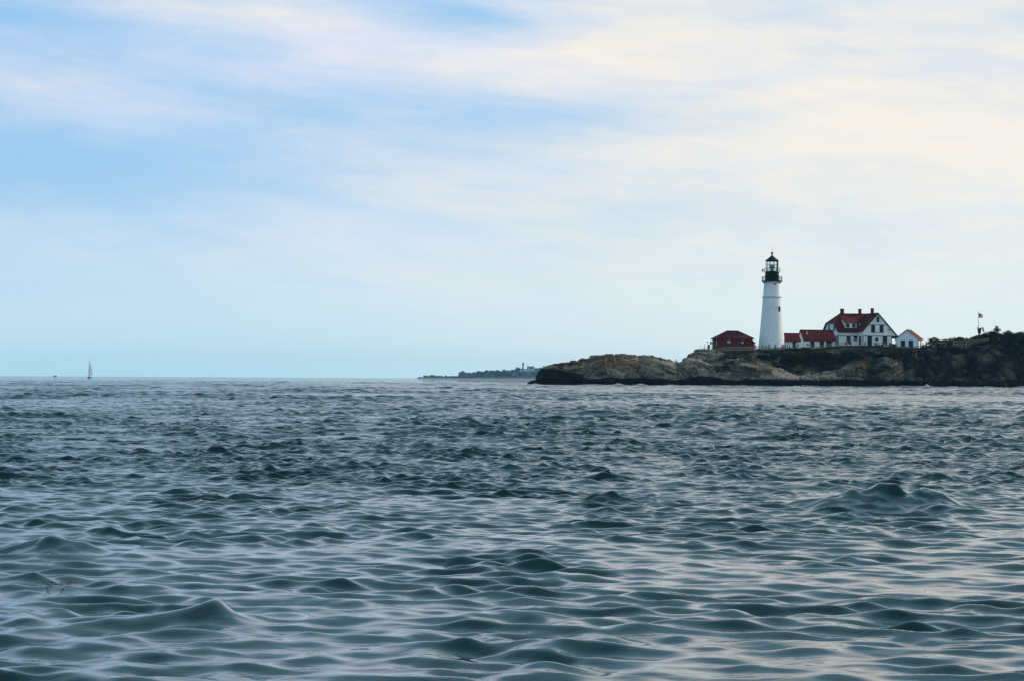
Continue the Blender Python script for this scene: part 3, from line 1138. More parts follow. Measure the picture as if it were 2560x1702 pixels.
def clearglass():
    m, nt, out = newmat("lantern_glass")
    k = NT(nt)
    t = k.n('ShaderNodeBsdfTransparent')
    k.put(t.inputs[0], (0.86, 0.95, 0.90))
    g = k.n('ShaderNodeBsdfGlossy')
    g.inputs['Roughness'].default_value = 0.04
    mx = k.n('ShaderNodeMixShader')
    mx.inputs[0].default_value = 0.10
    nt.links.new(t.outputs[0], mx.inputs[1])
    nt.links.new(g.outputs[0], mx.inputs[2])
    nt.links.new(mx.outputs[0], out.inputs[0])
    return m


M['rubble'] = whitewash()
M['white'] = clapboard("white_clapboard", (0.91, 0.91, 0.92))
M['whitepaint'] = plain("white_paint", (0.80, 0.80, 0.79), 0.5, 0.3, 0, 0.08)
M['shedboard'] = clapboard("white_board_and_batten", (0.86, 0.88, 0.91), 0.33, False)
M['redroof'] = shingle("red_shingle", (0.120, 0.0030, 0.0040))
M['sunlitroof'] = shingle("sunlit_red_shingle", (0.27, 0.042, 0.011))  # red shingle with the warm sunlight put into its colour
M['green'] = plain("dark_green_trim", (0.007, 0.016, 0.013), 0.55, 0.15, 0, 0.2)
M['fasciared'] = plain("dark_red_trim", (0.05, 0.008, 0.006), 0.6, 0.2)
M['brick'] = brickwork("red_brick", (0.200, 0.017, 0.008), (0.135, 0.011, 0.006), (0.060, 0.022, 0.016))
M['chimneybrick'] = brickwork("chimney_brick", (0.17, 0.024, 0.012), (0.10, 0.015, 0.009), (0.09, 0.04, 0.03))
M['black'] = plain("black_iron", (0.004, 0.004, 0.0045), 0.55, 0.14, 0, 0.25)
M['glass'] = glassmat("dark_window_glass", (0.010, 0.017, 0.018))
M['pale_patch'] = plain("cream_reflection", (0.55, 0.50, 0.38), 0.7)
M['stone'] = plain("sandstone", (0.20, 0.10, 0.06), 0.85, 0.1)
M['palestone'] = plain("limewashed_stone", (0.68, 0.62, 0.60), 0.85, 0.1)
M['concrete'] = plain("weathered_concrete", (0.20, 0.16, 0.13), 0.9, 0.1, 0, 0.3, 0.8)
M['clear'] = clearglass()
M['lens'] = plain("dark_lamp_housing", (0.014, 0.013, 0.012), 0.4, 0.4)
M['brasslens'] = plain("brass_lamp_front", (0.25, 0.17, 0.08), 0.35, 0.5, 0.5)
M['navy'] = plain("navy_door_paint", (0.008, 0.012, 0.030), 0.5, 0.3)
M['steel'] = plain("galvanised_steel", (0.25, 0.28, 0.28), 0.45, 0.4, 0.6)
M['wood'] = plain("grey_weathered_wood", (0.36, 0.30, 0.23), 0.85, 0.1, 0, 0.3, 3.0, 1, 1, 5)
M['darkwood'] = plain("dark_weathered_wood", (0.10, 0.075, 0.05), 0.85, 0.1, 0, 0.3, 3.0)


# ------------------------------------------------------------------ windows, chimneys
class Face:
    """a wall plane: origin, direction to the right along the wall, outward normal"""
    def __init__(s, o, r, n):
        s.o, s.r, s.n = Vector(o), Vector(r).normalized(), Vector(n).normalized()

    def p(s, a, z, d):
        return s.o + s.r * a + Vector((0, 0, z)) + s.n * d

    def box(s, mb, a0, a1, z0, z1, d0, d1, mi=0):
        vs = [s.p(a, z, d) for z in (z0, z1) for d in (d1, d0) for a in (a0, a1)]
        mb.add(vs, [(0, 2, 3, 1), (4, 5, 7, 6), (0, 1, 5, 4), (1, 3, 7, 5), (3, 2, 6, 7), (2, 0, 4, 6)], mi)


def window(parent, fc, a0, a1, z0, z1, trim, pane, mun=(2, 2), t=0.11, name="window", sill=None, extra=None):
    """a frame proud of the wall (with sill and glazing bars) and its pane set back in it"""
    mb = MB()
    fc.box(mb, a0 - t, a0, z0 - t, z1 + t, -0.02, 0.07)
    fc.box(mb, a1, a1 + t, z0 - t, z1 + t, -0.02, 0.07)
    fc.box(mb, a0, a1, z1, z1 + t, -0.02, 0.07)
    fc.box(mb, a0 - t * 1.3, a1 + t * 1.3, z0 - t - 0.05, z0 - t, -0.02, 0.13)
    fc.box(mb, a0, a1, z0 - t, z0, -0.02, 0.07)
    for i in range(1, mun[0]):
        a = a0 + (a1 - a0) * i / mun[0]
        fc.box(mb, a - 0.02, a + 0.02, z0, z1, 0.032, 0.052)
    for i in range(1, mun[1]):
        z = z0 + (z1 - z0) * i / mun[1]
        fc.box(mb, a0, a1, z - 0.025, z + 0.025, 0.030, 0.050)
    w = mb.build(name, trim, parent)
    pb = MB()
    fc.box(pb, a0, a1, z0, z1, 0.006, 0.026)
    pb.build("pane", pane, w)
    if extra:
        eb = MB()
        e0, e1, ez0, ez1 = extra[0]
        fc.box(eb, e0, e1, ez0, ez1, 0.0275, 0.0295)
        eb.build(extra[1], extra[2], w)
    return w


def door(parent, fc, a0, a1, z0, z1, trim, leafm):
    mb = MB()
    t = 0.10
    fc.box(mb, a0 - t, a0, z0, z1 + t, -0.02, 0.07)
    fc.box(mb, a1, a1 + t, z0, z1 + t, -0.02, 0.07)
    fc.box(mb, a0, a1, z1, z1 + t, -0.02, 0.07)
    fc.box(mb, a0, a1, z0, z1, 0.0, 0.03)
    for (u0, u1, w0, w1) in ((0.12, 0.45, 0.08, 0.45), (0.55, 0.88, 0.08, 0.45), (0.12, 0.88, 0.55, 0.92)):
        fc.box(mb, a0 + (a1 - a0) * u0, a0 + (a1 - a0) * u1, z0 + (z1 - z0) * w0, z0 + (z1 - z0) * w1, 0.031, 0.045)
    d = mb.build("door", leafm, parent)
    hb = MB()
    fc.box(hb, a0 + (a1 - a0) * 0.88, a0 + (a1 - a0) * 0.93, z0 + 0.95, z0 + 1.08, 0.046, 0.09)
    hb.build("handle", M['steel'], d)
    return d


def chimney(parent, x, y, z0, z1, w, d):
    mb = MB()
    mb.box(x - w / 2, x + w / 2, y - d / 2, y + d / 2, z0, z1 - 0.22)
    mb.box(x - w / 2 - 0.05, x + w / 2 + 0.05, y - d / 2 - 0.05, y + d / 2 + 0.05, z1 - 0.22, z1 - 0.08)
    mb.box(x - w / 2 - 0.01, x + w / 2 + 0.01, y - d / 2 - 0.01, y + d / 2 + 0.01, z1 - 0.08, z1)
    return mb.build("chimney", M['chimneybrick'], parent)


# ------------------------------------------------------------------ the lighthouse
def lighthouse():
    D = 650.0
    s = S(D)
    base = W(1929.3, 868.5, D)
    L = empty("lighthouse", base, 0.0, "tall white round lighthouse tower with black lantern, on the headland beside the red brick building", "lighthouse")

    def Z(py):
        return (868.5 - py) * s

    H = s
    prof = [(34.5, 886), (33.4, 866), (31.0, 845), (28.6, 820), (26.4, 795), (24.6, 772), (23.0, 752), (22.5, 745.2)]
    mb = MB()
    mb.lathe([(r * H, Z(y)) for r, y in prof], 64)
    # the old masonry upper part above the string course
    mb.lathe([(22.0 * H, Z(742.0)), (21.2 * H, Z(730)), (20.3 * H, Z(718.2)), (20.0 * H, Z(716.4)), (19.7 * H, Z(712)), (20.0 * H, Z(708.5)), (21.6 * H, Z(704.8))], 64)
    tower = mb.build("tower", M['rubble'], L)
    mb = MB()
    mb.lathe([(22.4 * H, Z(745.0)), (24.4 * H, Z(744.2)), (24.6 * H, Z(742.8)), (22.1 * H, Z(742.0))], 64)
    mb.build("string_course", M['palestone'], tower)
    mb = MB()
    mb.lathe([(20.5 * H, Z(717.6)), (20.9 * H, Z(717.2)), (20.4 * H, Z(716.5))], 64)
    mb.build("upper_band", M['whitepaint'], tower)

    # window slit and porthole, set into the curved wall
    def curved_window(px, y0, y1, wpx, radius, name):
        a = math.asin((px - 1929.3 - 0.6) / radius)
        n = Vector((math.sin(a), -math.cos(a), 0))
        r = Vector((math.cos(a), math.sin(a), 0))
        fc = Face(n * (radius * H - 0.04), r, n)
        wd = wpx * H / 2
        z0, z1 = Z(y1), Z(y0)
        mb = MB()
        fc.box(mb, -wd - 0.1, -wd, z0 - 0.1, z1 + 0.1, 0, 0.17)
        fc.box(mb, wd, wd + 0.1, z0 - 0.1, z1 + 0.1, 0, 0.17)
        fc.box(mb, -wd, wd, z1, z1 + 0.1, 0, 0.17)
        fc.box(mb, -wd, wd, z0 - 0.1, z0, 0, 0.19)
        fc.box(mb, -wd, wd, (z0 + z1) / 2 - 0.03, (z0 + z1) / 2 + 0.03, 0.10, 0.14)
        w = mb.build(name, M['green'], L)
        pb = MB()
        fc.box(pb, -wd, wd, z0, z1, 0.0, 0.105)
        pb.build("pane", M['glass'], w)

    curved_window(1946.4, 768.5, 779.5, 3.4, 24.7, "window")
    a = math.asin(5.2 / 19.8)
    n = Vector((math.sin(a), -math.cos(a), 0))
    mb = MB()
    c = n * (19.8 * H) + Vector((0, 0, Z(711.8)))
    mb.tube(c - n * 0.15, c + n * 0.06, 0.24, 0.24, 16)
    w = mb.build("porthole", M['black'], L)
    pb = MB()
    pb.tube(c - n * 0.1, c + n * 0.065, 0.17, 0.17, 16)
    pb.build("pane", M['glass'], w)

    # main gallery
    mb = MB()
    mb.lathe([(21.4 * H, Z(705.2)), (25.3 * H, Z(704.4)), (25.9 * H, Z(703.9)), (25.9 * H, Z(702.9)), (16.0 * H, Z(702.7))], 48)
    for i in range(16):
        t = 2 * PI * i / 16
        d = Vector((math.cos(t), math.sin(t), 0))
        mb.tube(d * 19.8 * H + Vector((0, 0, Z(709.5))), d * 24.6 * H + Vector((0, 0, Z(704.6))), 0.07, 0.07, 5)
    mb.build("gallery", M['black'], L)

    def rail(R, zb_, zt, nposts, rails, name, r=0.035, balus=0):
        mb = MB()
        for i in range(nposts):
            t = 2 * PI * (i + 0.5) / nposts
            x, y = R * math.cos(t), R * math.sin(t)
            mb.tube((x, y, zb_), (x, y, zt), r, r, 6)
            mb.lathe([(0.0, zt - 0.02), (r * 1.7, zt + 0.04), (0.0, zt + 0.1)], 6, (x, y, 0))
        for f in rails:
            mb.torus(R, r * 0.8, zb_ + (zt - zb_) * f, 48, 5)
        for i in range(balus):
            t = 2 * PI * i / balus
            mb.tube((R * math.cos(t), R * math.sin(t), zb_ + 0.08), (R * math.cos(t), R * math.sin(t), zt - 0.02), 0.012, 0.012, 4)
        return mb.build(name, M['black'], L)

    rail(25.1 * H, Z(703), Z(692.3), 16, (0.08, 0.98), "gallery_railing", 0.045, 80)
    # watch room drum
    mb = MB()
    mb.lathe([(16.9 * H, Z(702.8)), (16.9 * H, Z(688.2)), (17.7 * H, Z(687.6)), (17.7 * H, Z(686.4)), (16.9 * H, Z(685.9)), (16.9 * H, Z(682.2)), (18.4 * H, Z(681.6))], 32)
    for i in range(12):
        t = 2 * PI * i / 12
        mb.box(17.0 * H * math.cos(t) - 0.06, 17.0 * H * math.cos(t) + 0.06, 17.0 * H * math.sin(t) - 0.06, 17.0 * H * math.sin(t) + 0.06, Z(702.6), Z(688.4))
    mb.build("watch_room", M['black'], L)
    mb = MB()
    mb.lathe([(18.0 * H, Z(681.7)), (21.0 * H, Z(681.3)), (21.0 * H, Z(680.4)), (12.0 * H, Z(680.2))], 32)
    mb.build("lantern_gallery", M['black'], L)
    rail(20.6 * H, Z(680.4), Z(671.2), 10, (0.42, 0.98), "lantern_railing", 0.035)
    # lantern: ten sided glazing with iron astragals
    NS = 10
    ph = PI / NS + 0.12
    R = 15.4 * H
    zb0, zt0 = Z(678.9), Z(653.8)
    mb = MB()
    mb.lathe([(15.8 * H, Z(681)), (15.8 * H, Z(678.7)), (15.0 * H, Z(678.6))], NS, phase=ph)
    mb.lathe([(15.8 * H, Z(654.2)), (15.9 * H, Z(653.0)), (14.0 * H, Z(652.8))], NS, phase=ph)
    pts = [Vector((R * math.cos(2 * PI * i / NS + ph), R * math.sin(2 * PI * i / NS + ph), 0)) for i in range(NS)]
    for i in range(NS):
        p, q = pts[i], pts[(i + 1) % NS]
        mb.tube(p + Vector((0, 0, zb0 - 0.05)), p + Vector((0, 0, zt0 + 0.05)), 0.055, 0.055, 5)
        for f in (0.34, 0.66):
            z = Vector((0, 0, zb0 + (zt0 - zb0) * f))
            mb.tube(p + z, q + z, 0.035, 0.035, 5)
    lan = mb.build("lantern_frame", M['black'], L)
    gb = MB()
    bb = MB()
    for i in range(NS):
        p, q = pts[i] * 0.985, pts[(i + 1) % NS] * 0.985
        vs = [p + Vector((0, 0, zb0)), q + Vector((0, 0, zb0)), q + Vector((0, 0, zt0)), p + Vector((0, 0, zt0))]
        mid = (p + q) / 2
        ang = math.degrees(math.atan2(mid.x, -mid.y))
        (bb if 28 < ang < 100 else gb).add(vs, [(0, 1, 2, 3)])
    gb.build("lantern_pane", M['clear'], lan)
    bb.build("blank_panel", M['black'], lan)
    # the lamp on its pedestal
    mb = MB()
    mb.lathe([(0.42, Z(681)), (0.36, Z(676)), (0.30, Z(673)), (0.42, Z(672.6)), (0.42, Z(671.8))], 12)
    mb.box(-0.60, 0.15, -0.32, 0.32, Z(671.8), Z(662.6))
    lamp = mb.build("lamp", M['lens'], L)
    mb = MB()
    mb.tube((0.15, -0.1, Z(667.0)), (0.58, -0.3, Z(667.0)), 0.46, 0.50, 20)
    mb.build("lamp_lens", M['brasslens'], lamp)
    # roof, ventilator ball and rod
    mb = MB()
    mb.lathe([(16.0 * H, Z(653.2)), (17.0 * H, Z(652.6)), (17.0 * H, Z(651.6)), (11.0 * H, Z(647.2)), (5.2 * H, Z(642.4)), (2.6 * H, Z(640.0)), (1.7 * H, Z(638.4))], NS, phase=ph, smooth=False)
    roof = mb.build("lantern_roof", M['black'], L)
    mb = MB()
    mb.lathe([(1.6 * H, Z(639)), (1.5 * H, Z(636.4)), (2.4 * H, Z(635.6)), (3.1 * H, Z(633.8)), (2.9 * H, Z(632.0)), (1.6 * H, Z(630.8)), (0.3 * H, Z(630.2))], 16)
    mb.build("ventilator_ball", M['black'], roof)
    mb = MB()
    mb.tube((0, 0, Z(630.4)), (0, 0, Z(617.5)), 0.04, 0.02, 6)
    mb.build("lightning_rod", M['black'], roof)
    # fog detector box on its bracket at the lantern gallery
    mb = MB()
    x0 = -23.6 * H
    mb.box(x0 - 0.22, x0 + 0.22, -0.25, 0.25, Z(678.3), Z(674.0))
    mb.lathe([(0.24, Z(674.0)), (0.12, Z(673.2)), (0.0, Z(673.0))], 10, (x0, 0, 0))
    mb.tube((x0, 0, Z(678.3)), (x0, 0, Z(680.4)), 0.06, 0.06, 6)
    mb.tube((x0, 0, Z(680.4)), (-20.0 * H, 0, Z(680.8)), 0.05, 0.05, 6)
    mb.build("fog_detector", M['steel'], L)


lighthouse()


# ------------------------------------------------------------------ the red brick building
def brick_building():
    D = 640.0
    o = W(1795.6, 873.2, D)
    B = empty("brick_building", o, math.radians(5.2), "low red brick building with hipped red roof and two windows, left of the lighthouse", "building")
    w, d, h = 9.5, 9.2, 3.0
    mb = MB()
    mb.box(0, w, 0, d, -1.5, h)
    mb.box(-0.06, w + 0.06, -0.06, d + 0.06, -1.5, 0.25)
    for i in range(16):
        x = w * (i + 0.5) / 16
        mb.box(x - 0.07, x + 0.07, -0.16, 0.0, h - 0.34, h - 0.12)
    mb.box(-0.10, w + 0.10, -0.10, d + 0.10, h - 0.12, h)
    mb.build("wall", M['brick'], B)
    e, zr, ze = 0.38, 5.05, h - 0.06
    a, b, c, dd = (-e, -e, ze), (w + e, -e, ze), (w + e, d + e, ze), (-e, d + e, ze)
    r0, r1 = (3.25, d / 2, zr), (6.25, d / 2, zr)
    mb = MB()
    for poly in ((a, b, r1, r0), (b, c, r1), (c, dd, r0, r1), (dd, a, r0)):
        mb.slab(poly, 0.14)
    for p, q in ((a, r0), (b, r1), (c, r1), (dd, r0), (r0, r1)):
        mb.tube(Vector(p) + Vector((0, 0, 0.02)), Vector(q) + Vector((0, 0, 0.02)), 0.07, 0.07, 6)
    mb.build("roof", [M['redroof'], M['fasciared']], B)
    f = Face((0, 0, 0), (1, 0, 0), (0, -1, 0))
    for a0, a1, ex in ((2.40, 3.42, ((2.44, 3.38, 1.78, 2.32), "pale_patch", M['pale_patch'])), (6.15, 7.22, ((6.42, 6.92, 1.72, 2.02), "paper_notice", M['whitepaint']))):  # first pane: creamy reflection painted on its upper half; second: paper notice
        win = window(B, f, a0, a1, 0.98, 2.38, M['fasciared'], M['glass'], (1, 2), 0.10, extra=ex)
        mb = MB()
        f.box(mb, a0 - 0.24, a1 + 0.24, 2.49, 2.70, 0, 0.05)
        mb.build("lintel", M['stone'], win)
        mb = MB()
        f.box(mb, a0 - 0.20, a1 + 0.20, 0.72, 0.825, 0, 0.14)
        mb.build("sill", M['stone'], win)
    g = Face((0, d, 0), (0, -1, 0), (-1, 0, 0))
    door(B, g, d - 6.5, d - 5.4, 0.1, 2.3, M['fasciared'], M['black'])
    window(B, g, d - 3.2, d - 2.2, 0.98, 2.38, M['fasciared'], M['glass'], (1, 2))
    # lean-to at the far end
    mb = MB()
    mb.box(w, w + 0.75, 1.0, 4.2, -1.5, 1.95)
    lt = mb.build("lean_to", M['brick'], B)
    mb = MB()
    mb.slab([(w + 0.02, 0.8, 2.55), (w + 1.0, 0.8, 1.85), (w + 1.0, 4.4, 1.85), (w + 0.02, 4.4, 2.55)], 0.12)
    mb.build("lean_to_roof", [M['redroof'], M['fasciared']], lt)
    mb = MB()
    mb.tube((0.3, d * 0.72, 3.0), (0.3, d * 0.72, 4.7), 0.025, 0.015, 5)
    mb.build("aerial", M['steel'], B)


brick_building()

PHI = math.radians(12)


# ------------------------------------------------------------------ passage and wing
def gable_box(B, w, half, he, hr, ov, wallm, roofm, trim, left=True):
    """long low building, ridge along x: walls with gables and two roof panels"""
    mb = MB()
    mb.extrude([(0, 0, -1.5), (0, 2 * half, -1.5), (0, 2 * half, he), (0, half, hr - 0.12), (0, 0, he)], (w, 0, 0))
    mb.build("wall", wallm, B)
    k_ = (hr - he) / half
    mb = MB()
    x0, x1 = -ov * 0.8, w + ov * 0.8
    y0 = -ov
    for sgn in (0, 1):
        ys = y0 if not sgn else 2 * half - y0
        mb.slab([(x0, ys, he - ov * k_ + 0.06), (x1, ys, he - ov * k_ + 0.06), (x1, half, hr + 0.06), (x0, half, hr + 0.06)], 0.16)
    mb.box(x0, x1, half - 0.1, half + 0.1, hr + 0.0, hr + 0.10)
    r = mb.build("roof", [roofm, trim], B)
    mb = MB()
    for y in (y0 + 0.02,):
        mb.box(x0, x1, y - 0.09, y, he - ov * k_ - 0.16, he - ov * k_ + 0.02)
    mb.build("gutter", trim, r)
    return r


def passage():
    D = 649.0
    o = W(1957.5, 868.5, D)
    B = empty("passage_building", o, PHI, "low white passage with short red roof and dark blue door, joining tower and wing", "building")
    s = S(D)
    gable_box(B, 4.85, 2.0, 2.05, 3.85, 0.35, M['white'], M['redroof'], M['green'])
    f = Face((0, 0, 0), (1, 0, 0), (0, -1, 0))
    door(B, f, 2.85, 3.70, 0.02, 2.0, M['navy'], M['navy'])


passage()


def wing():
    D = 655.0
    o = W(2009.5, 868.5, D)
    B = empty("wing_building", o, PHI, "long white wing with red roof and three dark openings, left of the keeper's house", "building")
    r = gable_box(B, 9.1, 2.5, 2.30, 4.82, 0.35, M['white'], M['redroof'], M['green'])
    f = Face((0, 0, 0), (1, 0, 0), (0, -1, 0))
    window(B, f, 2.02, 2.98, 0.25, 2.10, M['green'], M['glass'], (2, 2), 0.12)
    window(B, f, 4.78, 5.74, 0.25, 2.10, M['green'], M['glass'], (2, 2), 0.12)
    window(B, f, 6.62, 7.25, 0.30, 2.10, M['green'], M['glass'], (1, 2), 0.10)
    door(B, f, 7.40, 8.05, 0.05, 2.10, M['green'], M['green'])
    for x in (-0.03, 9.0):
        mb = MB()
        f.box(mb, x, x + 0.13, -1.0, 2.2, 0, 0.03)
        mb.build("corner_board", M['green'], B)
    mb = MB()
    f.box(mb, 8.25, 8.42, 1.35, 1.75, 0, 0.16)
    mb.build("wall_lamp", M['steel'], B)
    mb = MB()
    y = 1.35
    z = 2.30 + (4.82 - 2.30) / 2.5 * y
    mb.tube((1.35, y, z - 0.1), (1.35, y, z + 0.85), 0.06, 0.06, 8)
    mb.lathe([(0.26, z + 0.02), (0.12, z + 0.18), (0.07, z + 0.2)], 8, (1.35, y, 0))
    mb.build("vent_pipe", M['whitepaint'], r)


wing()


# ------------------------------------------------------------------ keeper's house
def keepers_house():
    D = 660.0
    o = W(2095.7, 866.5, D)
    B = empty("keepers_house", o, PHI, "large white keeper's house with red roof, three brick chimneys and dark green trim", "house")
    zb_, ze, zr = 2.98, 4.50, 9.34
    Dm, xw0, xw1, yf = 11.9, 6.0, 14.5, -3.3
    half = Dm / 2
    sl = (zr - ze) / half
    zc = ze + 0.43 * (zr - ze)
    yc = (zc - ze) / sl
    k2 = 1.10
    xa = 10.4
    xr = xa + (zr - zb_) / k2
    # walls
    mb = MB()
    mb.extrude([(0, 0, -1.8), (0, Dm, -1.8), (0, Dm, ze), (0, Dm - yc, zc - 0.1), (0, yc, zc - 0.1), (0, 0, ze - 0.1)], (xw0 + 0.5, 0, 0))
    mb.box(xw0, xw1, yf, Dm, -1.8, zb_)
    mb.extrude([(xw0, yf - 0.03, zb_), (xr - 0.1, yf - 0.03, zb_), (xa, yf - 0.03, zr - 0.12), (xw0, yf - 0.03, zr - 0.12 - (xa - xw0) * k2)], (0, Dm - yf - 0.05, 0))
    wall = mb.build("wall", M['white'], B)
    # trims
    mb = MB()
    mb.box(-0.05, xw0, -0.05, 0.0, zb_ - 0.13, zb_ + 0.05)
    mb.box(-0.05, 0.0, 0.0, Dm, zb_ - 0.13, zb_ + 0.05)
    mb.box(xw0 - 0.05, xr - 0.1, yf - 0.08, yf - 0.031, zb_ - 0.13, zb_ + 0.05)
    mb.box(7.75, 13.05, yf - 0.08, yf - 0.031, 5.98, 6.12)
    mb.box(8.40, 12.20, yf - 0.085, yf - 0.032, 3.86, 3.98)
    for x, y in ((-0.06, -0.06), (xw0 - 0.06, yf - 0.06), (xw1 - 0.08, yf - 0.06)):
        mb.box(x, x + 0.16, y, y + 0.16, -1.0, zb_ - 0.131)
    mb.build("trim", M['green'], wall)
    # roof of the main block with its clipped gable end
    ov = 0.5
    mb = MB()
    for sgn in (0, 1):
        def Y(y):
            return Dm - y if sgn else y
        e0, e1 = (-0.5, Y(-ov), ze - ov * sl + .08), (xa, Y(-ov), ze - ov * sl + .08)
        c0 = (-0.5, Y(yc), zc + .08)
        r0, r1 = (2.6, Y(half), zr + .08), (xa, Y(half), zr + .08)
        mb.slab([e0, e1, r1, r0, c0], 0.2)
    mb.slab([(-0.5, yc, zc + .08), (2.6, half, zr + .08), (-0.5, Dm - yc, zc + .08)], 0.2)
    # roof of the gabled block, its right side running down over the porch
    yo, yb = yf - 0.45, Dm + 0.4
    mb.slab([(xw0 - 0.4, yo, zr + .1 - (xa - xw0 + 0.4) * k2), (xa, yo, zr + .1), (xa, yb, zr + .1), (xw0 - 0.4, yb, zr + .1 - (xa - xw0 + 0.4) * k2)], 0.24)
    xe = xr + 0.5
    mb.slab([(xa, yo, zr + .1), (xe, yo, zr + .1 - (xe - xa) * k2), (xe, yb, zr + .1 - (xe - xa) * k2), (xa, yb, zr + .1)], 0.24)
    roof = mb.build("roof", [M['redroof'], M['green']], B)
    mb = MB()
    mb.box(-0.5, xw0 - 0.45, -ov - 0.12, -ov + 0.02, ze - ov * sl - 0.22, ze - ov * sl + 0.02)
    mb.build("gutter", M['green'], roof)
    mb = MB()
    mb.box(13.55, 14.05, yf - 0.42, yf - 0.1, 4.55, 4.80)
    mb.build("eave_bracket", M['green'], roof)
    chimney(roof, 3.25, half, zr - 0.8, zr + 1.38, 0.88, 0.75)
    chimney(roof, 8.55, half, zr - 0.8, zr + 1.38, 0.72, 0.7)
    chimney(roof, 10.05, 0.1, zr - 0.9, zr + 1.42, 0.74, 0.7)
    mb = MB()
    mb.tube((6.9, 1.6, 5.7), (6.9, 1.6, 6.25), 0.09, 0.09, 8)
    mb.lathe([(0.2, 6.25), (0.12, 6.38), (0.0, 6.4)], 8, (6.9, 1.6, 0))
    mb.build("vent_pipe", M['whitepaint'], roof)
    # shed dormer
    yd, zd = 0.75, 6.78
    ytop = 4.6
    mb = MB()
    x0, x1 = 2.2, 5.75
    zt_ = ze + ytop * sl
    mb.extrude([(x0, yd, ze + yd * sl - 0.1), (x0, yd, zd), (x0, ytop, zt_), (x0, ytop, zt_ - 0.3)], (x1 - x0, 0, 0))
    dm = mb.build("dormer", M['white'], B)
    mb = MB()
    mb.slab([(x0 - 0.2, yd - 0.35, zd - 0.02), (x1 + 0.2, yd - 0.35, zd - 0.02), (x1 + 0.2, ytop + 0.25, zt_ + 0.25), (x0 - 0.2, ytop + 0.25, zt_ + 0.25)], 0.16)
    mb.build("dormer_roof", [M['redroof'], M['green']], dm)
    fd = Face((0, yd, 0), (1, 0, 0), (0, -1, 0))
    mb = MB()
    fd.box(mb, x0 - 0.02, x0 + 0.10, 5.15, zd - 0.1, 0, 0.03)
    fd.box(mb, x1 - 0.10, x1 + 0.02, 5.15, zd - 0.1, 0, 0.03)
    fd.box(mb, x0 + 0.10, x1 - 0.10, zd - 0.24, zd - 0.1, 0, 0.03)
    mb.build("dormer_trim", M['green'], dm)
    for a0, a1 in ((2.62, 3.42), (4.45, 5.25)):
        mb = MB()
        t = 0.1
        for q in ((a0 - t, a0, 5.30, 6.42, -0.02, 0.07), (a1, a1 + t, 5.30, 6.42, -0.02, 0.07), (a0, a1, 6.32, 6.42, -0.02, 0.07), (a0, a1, 5.30, 5.40, -0.02, 0.07),
                  (a0, a1, 5.84, 5.88, 0.03, 0.05)):
            fd.box(mb, *q)
        fd.box(mb, a0, a1, 5.40, 6.32, 0.0, 0.026, 1)
        mb.build("window", [M['green'], M['glass']], dm)
    # windows of the front
    f0 = Face((0, 0, 0), (1, 0, 0), (0, -1, 0))
    window(B, f0, 2.55, 3.50, 0.95, 2.78, M['green'], M['glass'], (2, 2), 0.12)
    window(B, f0, 4.72, 5.45, 1.85, 2.75, M['green'], M['glass'], (1, 2), 0.11, extra=((4.85, 5.32, 2.02, 2.35), "pale_patch", M['whitepaint']))  # pale rectangle on the small pane
    fw = Face((xw0, 0, 0), (0, -1, 0), (-1, 0, 0))
    window(B, fw, 0.7, 1.8, 0.65, 2.75, M['green'], M['glass'], (2, 2), 0.12)
    fl = Face((0, Dm, 0), (0, -1, 0), (-1, 0, 0))
    window(B, fl, Dm - 1.95, Dm - 0.85, 0.75, 2.75, M['green'], M['glass'], (2, 2), 0.12)
    window(B, fl, Dm - 3.75, Dm - 2.75, 4.5, 6.1, M['green'], M['glass'], (2, 2), 0.11)
    window(B, fl, Dm - 8.0, Dm - 6.9, 4.5, 6.1, M['green'], M['glass'], (2, 2), 0.11)
    f1 = Face((0, yf, 0), (1, 0, 0), (0, -1, 0))
    window(B, f1, 7.50, 8.55, 0.50, 2.75, M['green'], M['glass'], (2, 2), 0.12)
    window(B, f1, 12.02, 13.07, 0.50, 2.75, M['green'], M['glass'], (2, 2), 0.12)
    f2 = Face((0, yf - 0.03, 0), (1, 0, 0), (0, -1, 0))
    window(B, f2, 8.55, 9.45, 4.08, 5.88, M['green'], M['glass'], (2, 2), 0.12)
    window(B, f2, 11.05, 11.95, 4.08, 5.88, M['green'], M['glass'], (2, 2), 0.12)
    window(B, f2, 10.12, 10.70, 6.95, 8.25, M['green'], M['glass'], (1, 2), 0.11)
    c = Vector((10.1, yf, 2.08))
    mb = MB()
    mb.tube(c + Vector((0, 0.05, 0)), c + Vector((0, -0.07, 0)), 0.47, 0.47, 24)
    w = mb.build("round_window", M['green'], B)
    mb = MB()
    mb.tube(c + Vector((0, 0.05, 0)), c + Vector((0, -0.075, 0)), 0.36, 0.36, 24)
    mb.build("pane", M['glass'], w)
    # porch at the right end: post, beam and curved brackets
    mb = MB()
    mb.box(xr - 0.35, xr - 0.17, yf + 0.0, yf + 0.18, -1.5, zb_ - 0.14)
    arc = [(xw1 + 0.02, zb_ - 0.14), (xw1 + 0.02, 1.75)]
    cx, rx = (xw1 + xr - 0.35) / 2, (xr - 0.35 - xw1) / 2
    for i in range(9):
        t = PI - PI * i / 8
        arc.append((cx + rx * math.cos(t) * 0.96, 1.75 + 0.75 * math.sin(t)))
    arc += [(xr - 0.36, zb_ - 0.14)]
    mb.extrude([(x, yf + 0.02, z) for x, z in arc], (0, 0.12, 0))
    mb.build("porch", M['green'], B)


keepers_house()


